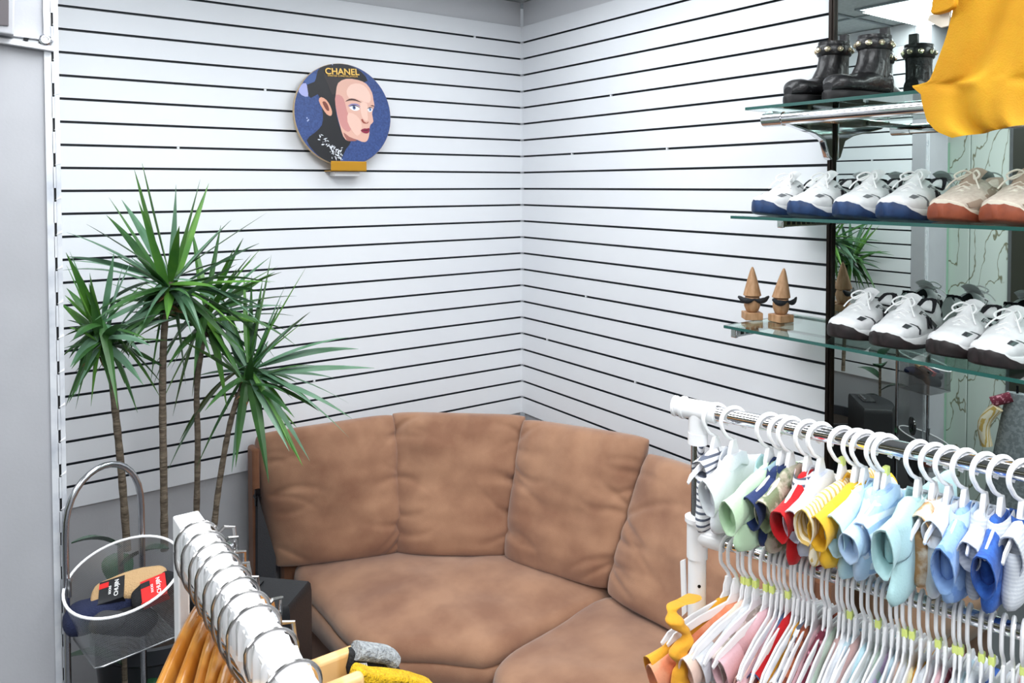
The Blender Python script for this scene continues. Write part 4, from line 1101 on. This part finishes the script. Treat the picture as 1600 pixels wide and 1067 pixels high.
def garment(name, label, group, m, zn, W=.12, sl=.055, blen=.16, bw=.085, collar=None, cuff=None, seed=0, neckw=.035, thick=.013, shs=.36, print_=None, kindcat='shirt', ch=.026, hang=0):
    """baby top hung on a hanger; local frame as for the hanger, zn = height of the shoulder line at the neck"""
    t = thing(name, label, kindcat, (0, 0, 0), group=group)
    z0 = zn; zs = lambda x: z0-.004-abs(x)*shs
    out = [(-neckw*.6, z0-.012), (-neckw, zs(neckw)), (-W*.85, zs(W*.85)), (-W, zs(W)-.008), (-W, zs(W)-.012-ch*1.2), (-W+.02, zs(W)-.012-ch*1.5), (-bw, zs(W)-.03), (-bw-.004, z0-blen*.7), (-bw-.008, z0-blen), (0, z0-blen-.006)]
    full = out[:-1]+[(0, z0-blen-.006)]+[(-x, z) for x, z in out[:-1][::-1]]
    P = catmull([Vector((x, z, 0)) for x, z in full], 3)
    b = MB(); pillow(b, [(p.x, p.y) for p in P], thick, Matrix.Identity(4), 9, fold=.010, fs=17, seed=seed, p=5, foldy=.35)
    b.build('body', m, t, angle=80)
    if collar:
        R = []
        for dz_, k in ((0, 1), (.004, 1.08), (-.012, 1.3), (-.018, 1.25)):
            R.append([Vector((neckw*.95*k*math.cos(2*math.pi*j/20), (.011*k+.003)*math.sin(2*math.pi*j/20), z0-.008+dz_-.35*neckw*k*abs(math.cos(2*math.pi*j/20)))) for j in range(20)])
        MB().rings(R, cap=False).build('collar', collar, t)
    # open sleeve ends both sides
    for s in (1, -1):
        R = []; c0 = Vector((s*(W-.030), 0, zs(W-.02)-ch*.95)); c1 = Vector((s*(W+sl*.42), 0, zs(W)-ch*1.15-hang)); ax_ = (c1-c0).normalized(); up_ = Vector((-ax_.z*s, 0, ax_.x*s)).normalized()
        for q, k, hgt in ((0, .95, ch), (.4, 1.08, ch*1.06), (.75, 1.2, ch*1.12), (1, 1.32, ch*1.2), (1.0, 1.2, ch*1.1), (.5, 1.0, ch*.85)):
            c = c0.lerp(c1, q)
            R.append([c+up_*(math.cos(2*math.pi*j/16)*hgt*(1+.06*math.sin(j*2+seed)))+Vector((0, 1, 0))*(math.sin(2*math.pi*j/16)*.0115*k) for j in range(16)])
        MB().rings(R, cap=False).build('sleeve', cuff or m, t, angle=80)
    return t
GRP_U = 'baby clothes on the upper rail'; GRP_L = 'small clothes on the lower rail'
def fab(name, c, c2=None, kind='noise', scale=40, lo=.45, hi=.55, **k): return mat(name, c, .9, c2=c2, kind=kind, scale=scale, lo=lo, hi=hi, bump=.12, bscale=260, sheen=.1, **k)
F = dict(
 white=fab('white_cotton', '#e8eaee', '#dfe3ea', scale=6, lo=.2, hi=.8), stripe=fab('striped_cotton', '#f0f0f2', '#5a6070', 'wave', 30, .62, .72),
 grey=fab('pale_grey_blue_cotton', '#a9b8c2', '#c5d0d6', scale=14), mint=fab('mint_cotton', '#b9d9b4', '#c6e0c0', scale=4, lo=.2, hi=.8),
 navy=fab('navy_cotton', '#26386b', '#1f2e58', scale=5, lo=.2, hi=.8), camo=fab('camouflage_cotton', '#6f7a5c', '#b9b3a0', scale=30, lo=.45, hi=.52),
 red=fab('red_cotton', '#c8141d', '#b81019', scale=5, lo=.2, hi=.8), lav=fab('lilac_white_cotton', '#c9d0e6', '#dfe3f0', scale=18), yel=fab('yellow_cotton', '#e8b62f', '#deaa25', scale=5, lo=.2, hi=.8),
 plaid=fab('cream_plaid_cotton', '#e7dcc4', '#c9a85c', 'wavex', 30, .55, .7), aqua=fab('aqua_cotton', '#b5dbe6', '#c7e5ee', scale=4, lo=.2, hi=.8),
 sky=fab('sky_blue_cotton', '#b3cdec', '#c2d8f0', scale=4, lo=.2, hi=.8), bstripe=fab('blue_white_striped_cotton', '#dbe6f4', '#9dbce2', 'wave', 17, .45, .7),
 teal=fab('pale_teal_cotton', '#a9cfd2', '#b6d8da', scale=4, lo=.2, hi=.8), brown=fab('caramel_cotton', '#b58a5c', '#e2d4bd', scale=28), 
 bprint=fab('printed_blue_cotton', '#8fb1e0', '#6b92cf', scale=34, lo=.5, hi=.56), royal=fab('royal_blue_fleece', '#2f5fb0', '#27529f', scale=90), pgrey=fab('pale_grey_rib', '#d4d8de', '#c5cad2', 'wave', 60, .3, .7),
 peach=fab('peach_cotton', '#e9c6b4', '#efd2c3', scale=5, lo=.2, hi=.8), pink=fab('pink_cotton', '#dcaeb6', '#e6bfc6', scale=5, lo=.2, hi=.8), floral=fab('grey_floral_cotton', '#a59a92', '#d9cfc8', scale=34, lo=.48, hi=.54),
 coral=fab('coral_ruffle', '#dd8560', '#e59b78', scale=20), denim=fab('denim_blue_knit', '#43587f', '#4e648c', scale=50), orange=fab('apricot_cotton', '#e0a057', '#e7ad68', scale=5, lo=.2, hi=.8),
 mustard=fab('mustard_cotton', '#dfa02c', '#d39322', scale=8, lo=.2, hi=.8), rust=fab('rust_print_cotton', '#7b3a26', '#b3643f', scale=40, lo=.48, hi=.56), wine=fab('wine_print_cotton', '#6e2436', '#c98a9a', scale=60, lo=.55, hi=.62),
 sage=fab('sage_cotton', '#b3c7b8', '#bfd1c3', scale=5, lo=.2, hi=.8), dusty=fab('dusty_rose_cotton', '#b79592', '#c5a5a2', scale=5, lo=.2, hi=.8), ice=fab('ice_blue_ruffle', '#c3dbe6', '#a6c3d6', scale=26), lilac=fab('lilac_cotton', '#c6a8cc', '#d2b8d6', scale=5, lo=.2, hi=.8), cream=fab('cream_cotton', '#e9dfae', '#efe6c0', scale=5, lo=.2, hi=.8))
hU = hanger('baby_hanger', 'x', 'white plastic baby hangers on the upper rail', W=.085, ring=.0245)
hUm = hanger('baby_hanger', 'x', 'white plastic baby hangers on the upper rail', W=.085, ring=.0245, marker=True)
ORD = ['first', 'second', 'third', 'fourth', 'fifth', 'sixth', 'seventh', 'eighth', 'ninth', 'tenth', 'eleventh', 'twelfth', 'thirteenth', 'fourteenth', 'fifteenth', 'sixteenth', 'seventeenth', 'eighteenth', 'nineteenth']
TENS = ['', '', 'twenty', 'thirty', 'forty', 'fifty']
def ordn(i):
    i += 1
    if i <= 19: return ORD[i-1]
    a, b_ = divmod(i, 10)
    return {2: 'twentieth', 3: 'thirtieth', 4: 'fortieth', 5: 'fiftieth'}[a] if b_ == 0 else TENS[a]+'-'+ORD[b_-1]
rg = random.Random(11)
# column of the hook, where the open sleeve end shows, fabric, collar, cuff, description, size marker, sleeve end half height
UP = [
 (1103, (1093, 748), 'stripe', None, None, 'white baby bodysuit with thin grey stripes', 0, .018),
 (1131, (1103, 795), 'white', 'white', None, 'large white baby shirt with drawstring neck', 0, .030),
 (1187, (1136, 812), 'mint', 'aqua', None, 'mint green baby shirt with teal collar', 0, .026),
 (1207, (1172, 808), 'navy', 'navy', None, 'navy baby shirt', 0, .026),
 (1220, (1192, 815), 'camo', 'camo', None, 'camouflage print baby shirt', 0, .025),
 (1247, (1217, 832), 'red', 'stripe', None, 'red baby shirt with striped collar', 0, .025),
 (1267, (1237, 830), 'lav', 'white', None, 'lilac white baby shirt', 0, .025),
 (1301, (1254, 825), 'plaid', None, None, 'cream ochre plaid baby shirt', 1, .024),
 (1302, (1276, 836), 'yel', 'yel', None, 'bright yellow baby shirt', 0, .024),
 (1336, (1303, 840), 'aqua', 'aqua', None, 'pale aqua baby shirt', 0, .030),
 (1337, (1325, 858), 'sky', 'sky', None, 'plain sky blue baby shirt', 0, .022),
 (1370, (1346, 858), 'bstripe', 'sky', 'bstripe', 'blue white striped baby shirt', 1, .027),
 (1420, (1378, 865), 'teal', 'teal', None, 'pale teal baby shirt', 0, .032),
 (1421, (1435, 888), 'brown', 'white', None, 'cream caramel animal print baby shirt', 0, .020),
 (1468, (1455, 855), 'white', 'white', None, 'white baby shirt with orange neck tag', 0, .020),
 (1493, (1472, 895), 'bprint', 'sky', None, 'light blue boat print baby shirt', 0, .032),
 (1524, (1512, 895), 'pgrey', 'pgrey', None, 'ribbed white grey baby shirt', 0, .020),
 (1550, (1536, 918), 'royal', 'pgrey', None, 'royal blue fleece baby shirt', 0, .030),
 (1583, (1580, 930), 'pgrey', 'royal', None, 'pale grey baby shirt with blue neckline', 0, .030),
]
u_first = {0: True, 1: True}
for i, (px, cuffp, fk, ck, cf_, desc, mk, ch_) in enumerate(UP):
    off = 0 if px not in (1302, 1337, 1421) else .020
    p = rail_at(px+15, 1.5)+RU*off
    ang_ = math.atan2(RH.y, RH.x)+math.radians(9+rg.uniform(-3, 3))
    if ang_ > math.pi: ang_ -= 2*math.pi
    ang_ = -math.pi+math.radians(7+rg.uniform(-3, 3))
    dv = Vector((math.cos(ang_), math.sin(ang_), 0))
    # length of the sleeve along dv so that its end lies in the sight line of cuffp
    rv = ray(*cuffp); best = None
    for k in range(40, 200):
        q = p+dv*(k/1000); w_ = (q-CAM).dot(Vector((cF.x, cF.y, 0))); 
        xx = 800+FPX*(Vector((q.x, q.y, 1.37))-CAM).dot(cr)/(Vector((q.x, q.y, 1.37))-CAM).dot(cF)
        if best is None or abs(xx-cuffp[0]) < best[0]: best = (abs(xx-cuffp[0]), k/1000)
    Wt = min(.15, max(.05, best[1]))
    q = p+dv*Wt; dd = Vector((rv.x, rv.y, 0)); t_ = Vector((q.x-CAM.x, q.y-CAM.y, 0)).length/dd.length
    zc_ = CAM.z+rv.z*t_-1.5        # local height of the sleeve end
    proto = hUm if mk else hU
    h = proto if u_first[mk] else copy_tree(proto)
    u_first[mk] = False
    jit = ang_-math.atan2(RH.y, RH.x)
    rot(h, p, jit); h['label'] = 'white plastic baby hanger, %s from the white post on the upper rail' % ordn(i)
    W_ = Wt-.022; zn_ = h['nz']+.002
    shs_ = max(.10, min(.55, (zn_-zc_-ch_*1.15-.004)/max(W_, .03)))
    g = garment('baby_shirt', desc+', %s from the upper rail post' % ordn(i), GRP_U, F[fk], zn_, W=W_, sl=.05, blen=.125+.02*rg.random(), bw=max(.045, W_*.80), collar=F[ck] if ck else None, cuff=F[cf_] if cf_ else None, seed=i, thick=.0125, shs=shs_, ch=ch_, neckw=min(.035, W_*.6))
    rot(g, p, jit)
# mint hem showing behind the hooks near the mirror edge
# ---- lower rail
hL = hanger('child_hanger', 'x', 'white plastic child hangers on the lower rail', W=.150, ring=.018, style=1, th=.0030)
hLm = hanger('child_hanger', 'x', 'white plastic child hangers on the lower rail', W=.150, ring=.018, style=1, th=.0030, marker=True)
LOW = [(1128, 0), (1140, 0), (1153, 1), (1160, 1), (1171, 1), (1188, 1), (1197, 1), (1206, 0), (1213, 0), (1222, 1), (1232, 0), (1238, 0), (1246, 0), (1254, 0), (1263, 0), (1280, 0), (1287, 0), (1303, 0), (1310, 0), (1319, 1), (1328, 0), (1342, 0), (1352, 0), (1363, 1), (1374, 0), (1385, 0), (1395, 0), (1405, 1), (1416, 1), (1430, 0), (1443, 0), (1457, 1), (1468, 0), (1484, 1), (1492, 1), (1505, 0), (1525, 1), (1541, 1), (1559, 0), (1574, 0), (1590, 1), (1604, 0)]
LC = ['mustard', 'coral', 'peach', 'white', 'floral', 'pink', 'peach', 'pink', 'denim', 'red', 'orange', 'mustard', 'stripe', 'rust', 'pink', 'wine', 'sage', 'dusty', 'white', 'ice', 'dusty', 'aqua', 'white', 'sage', 'lilac', 'ice', 'peach', 'white', 'cream', 'mustard', 'white', 'pink', 'wine', 'white', 'ice', 'white', 'royal', 'white', 'sage', 'dusty', 'white', 'navy']
CN = dict(mustard='mustard', coral='coral ruffled', peach='peach', white='white', floral='grey floral', pink='pink', denim='denim blue', red='red', orange='apricot', stripe='striped', rust='rust printed', wine='wine printed', sage='sage green', dusty='dusty rose', ice='ice blue ruffled', aqua='aqua', lilac='lilac', cream='cream', royal='royal blue', navy='navy')
l_first = {0: True, 1: True}
for i, (px, mk) in enumerate(LOW):
    p = rail_at(px+10, ZL)
    jit = rg.uniform(-.05, .05)-(.42 if i < 2 else .22 if i < 6 else .04)
    proto = hLm if mk else hL
    h = proto if l_first[mk] else copy_tree(proto)
    l_first[mk] = False
    rot(h, p, jit); h['label'] = 'white plastic child hanger, %s from the white post on the lower rail' % ordn(i)
    fk = LC[i]
    Wd = (.13 if i < 3 else .10)+.035*rg.random()
    g = garment('child_shirt', '%s child shirt, %s from the lower rail post' % (CN[fk], ordn(i)), GRP_L, F[fk], h['nz']+.010-.016*rg.random(), W=Wd, sl=.03+.02*rg.random(), blen=.30, bw=Wd*.85, seed=100+i, thick=.0105, shs=.40, kindcat='shirt')
    rot(g, p, jit)
# mustard ruffle of the first shirt, spilling over the hanger tips
first_shirt = bpy.data.objects['child_shirt']
bpy.context.view_layer.update()
iM = first_shirt.matrix_world.inverted()
W3 = lambda px, py, t: CAM+ray(px, py)*t
b = MB(); K = 40; cp = catmull([W3(1083, 932, 1.30), W3(1058, 945, 1.27), W3(1050, 968, 1.25), W3(1070, 985, 1.25), W3(1066, 1010, 1.24), W3(1060, 1035, 1.24), W3(1066, 1062, 1.24), W3(1056, 1100, 1.24)], 8, closed=False)
rows = []
for k, q in enumerate(cp):
    wd = .0125+.0035*math.sin(k*.42)+.0015*math.sin(k*.9); off = cr*(.004*math.sin(k*.5))
    rows.append([q+off+(cr*math.cos(2*math.pi*j/14)*wd+cF*math.sin(2*math.pi*j/14)*wd*(.8+.12*math.sin(j*1.8+k*.3))) for j in range(14)])
b.rings(rows); b.v = [iM @ v for v in b.v]
b.build('ruffle', F['mustard'], first_shirt, angle=80)
# ================================================================ left rack: white square rail with wooden hangers
lr = thing('garment_rack', 'white square metal clothes rail with wooden hangers in the foreground', 'clothes rack', (-1.922, -1.95, 0))
ZR = 1.5
MB().box((-1.9375, -2.86, ZR-.045), (-1.9075, -1.938, ZR)).build('square_rail', M_WPL, lr, world=True, bevel=.002)
MB().box((-1.9375, -1.966, .03), (-1.9250, -1.938, ZR-.046)).build('upright_post', M_WPL, lr, world=True, bevel=.002)
MB().box((-2.15, -1.966, 0), (-1.70, -1.936, .03)).build('foot', M_WPL, lr, world=True, bevel=.002)
# crumpled white sleeve between the hooks
b = MB(); R = []
ya, yb = -1.985, -2.335
for k in range(71):
    s = k/70; y = ya+(yb-ya)*s
    w_ = .0164+.0010*math.sin(s*95)+.001*math.sin(s*211+1); ht = .0018+.0012*math.sin(s*72+1.3)+.0008*math.sin(s*160)
    R.append([Vector((-1.9225-w_, y, ZR-.030)), Vector((-1.9225-w_*1.0, y, ZR-.006)), Vector((-1.9225-w_*.85, y+.003*math.sin(s*50), ZR+ht)), Vector((-1.9225, y+.005*math.sin(s*61), ZR+ht*1.25)), Vector((-1.9225+w_*.85, y+.004*math.sin(s*44+2), ZR+ht)), Vector((-1.9225+w_, y, ZR-.006)), Vector((-1.9225+w_, y, ZR-.030))])
b.rings(R).build('crumpled_wrap', mat('crumpled_white_film', '#f2f3f7', .25, coat=.4), lr, world=True, angle=50)
M_HOOK = mat('dull_steel_wire', '#b7b4b2', .22, 1)
def wood_hanger(y, rzj, label, half_r=.165, drop=.055, flat=False, straight=False):
    t = thing('wooden_hanger', label, 'hanger', (-1.9225, y, ZR+.0065), rzj, group='wooden coat hangers on the white square rail')
    r = .024; pts = []
    for k in range(0, 13):
        a = math.radians(-15+k*17); pts.append((r*math.cos(a), 0, -r+.0035+r*math.sin(a)))
    if straight: pts = pts[:11]+[(-r*.8, 0, -r-.010), (-r*.1, 0, -r-.022), (0, 0, -r-.030), (0, 0, straight-.005)]
    else: pts += [(-r*1.0, .0, -r-.012), (-r*.85, 0, -r-.028), (-r*.35, 0, -r-.048), (0, 0, -r-.062), (0, 0, -r-.092)]
    RZ_ = Matrix.Rotation(0 if straight else -.85, 4, 'Z')
    hk_ = MB().tube(catmull(pts, 2, closed=False), .0018, 8).xf(RZ_).build('hook', M_HOOK, t)
    e = pts[0]; s_ = MB()
    s_.lathe([(.0005, -.0032), (.0026, -.002), (.0032, 0), (.0026, .002), (.0005, .0032)], 10, c=e).xf(RZ_).build('hook_tip', M_CHROMED, hk_)
    zc = straight if straight else -r-.090
    if not straight:
        def arm(s):
            P = []; rr_ = []
            for k in range(15):
                u = k/14; P.append(Vector((s*u*half_r, -.012*math.sin(u*2.2), zc+.004-.012*u-.075*u**1.9))); rr_.append(.0145*(1-.15*u) if u < .93 else .011*(1-(u-.93)*5))
            return P, rr_
        (P, r1), (Q, r2) = arm(-1), arm(1)
        pp = P[::-1]+Q[1:]; rr_ = r1[::-1]+r2[1:]
        MB().tube(pp, rr_, 12, flat=(1.15, .55)).build('wooden_arms', M_WOOD, t)
        MB().tube([(-half_r*.84, 0, zc-.085), (half_r*.84, 0, zc-.085)], .005, 10).build('trouser_bar', M_WOOD, t)
    else:
        wb_ = MB().box((-half_r, -.006, zc-.018), (half_r, .006, zc+.008)).build('wooden_bar', M_WOODL, t, bevel=.004)
        for x in (half_r-.055,):
            MB().lathe([(.006, 0), (.006, .003), (.003, .004)], 12).xf(Matrix.Translation((x, -.006, zc-.004)) @ Matrix.Rotation(math.radians(90), 4, 'X')).build('round_screw', M_CHROMED, wb_)
    KIDS[t.name] = kids(t)
    return t
wl = ['amber wooden coat hanger at the far end of the white square rail']
wh = wood_hanger(-1.998, .80, wl[0])
ys_ = [-2.030, -2.062, -2.090, -2.125, -2.155, -2.185, -2.215]
for i, y in enumerate(ys_):
    c = copy_tree(wh); c.location = (-1.9225, y, ZR+.0065); c.rotation_euler = (0, 0, .88+rg.uniform(-.14, .14))
    c['label'] = 'amber wooden coat hanger, %s from the far end of the white square rail' % ordn(i+1)
e1 = at(556, 1031, 1, -2.262); e2 = at(567, 1062, 1, -2.318)
w1 = wood_hanger(-2.262, 0, 'light beech hanger bar with round screws below the rail, right foreground', half_r=e1.x+1.9225, straight=e1.z+.006-ZR-.0065)
w2 = wood_hanger(-2.318, 0, 'plain light beech hanger nearest the camera with yellow towelling', half_r=e2.x+1.9225, straight=e2.z-ZR-.0065)
# clips hanging on the right side of the rail
cl = None
for i, (y, z) in enumerate(((-2.010, ZR-.004), (-2.030, ZR-.010), (-2.052, ZR-.016), (-2.075, ZR-.022), (-2.098, ZR-.026), (-2.185, ZR-.012), (-2.212, ZR-.022))):
    if cl is None:
        cl = thing('metal_clip', 'x', 'clip', (0, 0, 0), group='silver hanger clips beside the square rail')
        MB().tube([(0, 0, 0), (.006, 0, .004), (.014, 0, .002), (.015, 0, -.016), (.004, 0, -.018)], .0016, 6).build('wire_loop', M_HOOK, cl)
        MB().box((.004, -.007, -.030), (.012, .007, -.010)).build('jaw', M_CHROMED, cl, bevel=.0015)
        c = cl
    else: c = copy_tree(cl)
    c.scale = (1.35, 1.35, 1.35); c.location = (-1.9035, y, z); c.rotation_euler = (.2*(i % 3-1), 0, .3*(i % 2))
    c['label'] = 'small silver clip hanging beside the square rail, %s from its far end' % ordn(i)
KIDS.clear()
# garments on the nearest hangers
M_SHAG = mat('grey_white_shag', '#c9cdd0', .95, c2='#8e9296', scale=200, bump=1, bscale=400)
M_BLKC = mat('black_knit', '#1b1b1d', .9, bump=.4, bscale=300)
M_TOW = mat('yellow_towelling', '#edc01c', .95, c2='#d9a810', scale=120, bump=1.0, bscale=300)
def strip(name, m, parent, cpts, r, flat=(1, .6), n=14): MB().tube(catmull([Vector(p) for p in cpts], 4, closed=False), r, n, flat=flat).build(name, m, parent, world=True)
p = lambda px, py, y: at(px, py, 1, y)
k1 = thing('knit_top', 'black knit top with grey white fluffy trim on the beech hanger bar', 'garment', tuple(p(600, 1040, -2.26)))
MB().prism([p(552, 1020, -2.275), p(612, 1024, -2.275), p(640, 1066, -2.275), p(670, 1130, -2.275), p(560, 1130, -2.275), p(545, 1048, -2.275)], (0, .016, 0)).build('body', M_BLKC, k1, world=True, bevel=.004)
b = MB()
P = [p(556, 1016, -2.272), p(580, 1019, -2.272), p(604, 1023, -2.272), p(614, 1032, -2.272)]
b.tube(catmull(P, 4, closed=False), .0085, 12, flat=(.9, 1.3)); b.build('fluffy_trim', M_SHAG, k1, world=True)
b = MB()
for k in range(7): b.tube([p(557+k*2.5, 1036, -2.280), p(554+k*4, 1055+k % 3*3, -2.282)], .0006, 5)
b.build('white_fringe', M_WPL, k1, world=True)
k2 = thing('yellow_towel_top', 'bright yellow towelling top hanging over the nearest beech hanger', 'garment', tuple(p(620, 1060, -2.31)))
b = MB(); P = [p(562, 1058, -2.318), p(590, 1057, -2.318), p(630, 1060, -2.318), p(665, 1068, -2.318), p(690, 1085, -2.318), p(700, 1160, -2.318), p(560, 1160, -2.318)]
b.prism(catmull(P, 3), (0, .02, 0)); b.build('body', M_TOW, k2, world=True, bevel=.005)
# grey ribbed garment seen in the mirror
GX, GY = -2.36, -1.20
gk = thing('ribbed_cardigan', 'grey ribbed cardigan with cream cuff, seen only in the mirror', 'garment', (GX, GY, 0))
R = []
for k in range(15):
    s = k/14; z = .80-.62*s; w_ = .05+.10*s
    R.append([Vector((GX+w_*.5*math.cos(2*math.pi*j/40)*(1+.05*(j % 2)), GY+w_*math.sin(2*math.pi*j/40)*(1+.05*(j % 2)), z)) for j in range(40)])
MB().rings(R).build('body', fab('grey_rib_knit', '#8e9498', '#767c80', scale=60), gk, world=True)
MB().tube(catmull([(GX+.06, GY+.07, .72), (GX+.07, GY+.13, .62), (GX+.06, GY+.12, .50)], 5, closed=False), .030, 12).build('cream_cuff', F['plaid'], gk, world=True)
MB().tube([(GX+.02, GY+.02, .78), (GX+.06, GY+.10, .74)], .028, 12).build('maroon_collar', F['wine'], gk, world=True)
MB().tube([(GX, GY, .02), (GX, GY, .84)], .006, 8).lathe([(.10, 0), (.10, .02), (.01, .03)], 20, c=(GX, GY, 0)).build('stand_pole', M_BLACKM, gk, world=True)
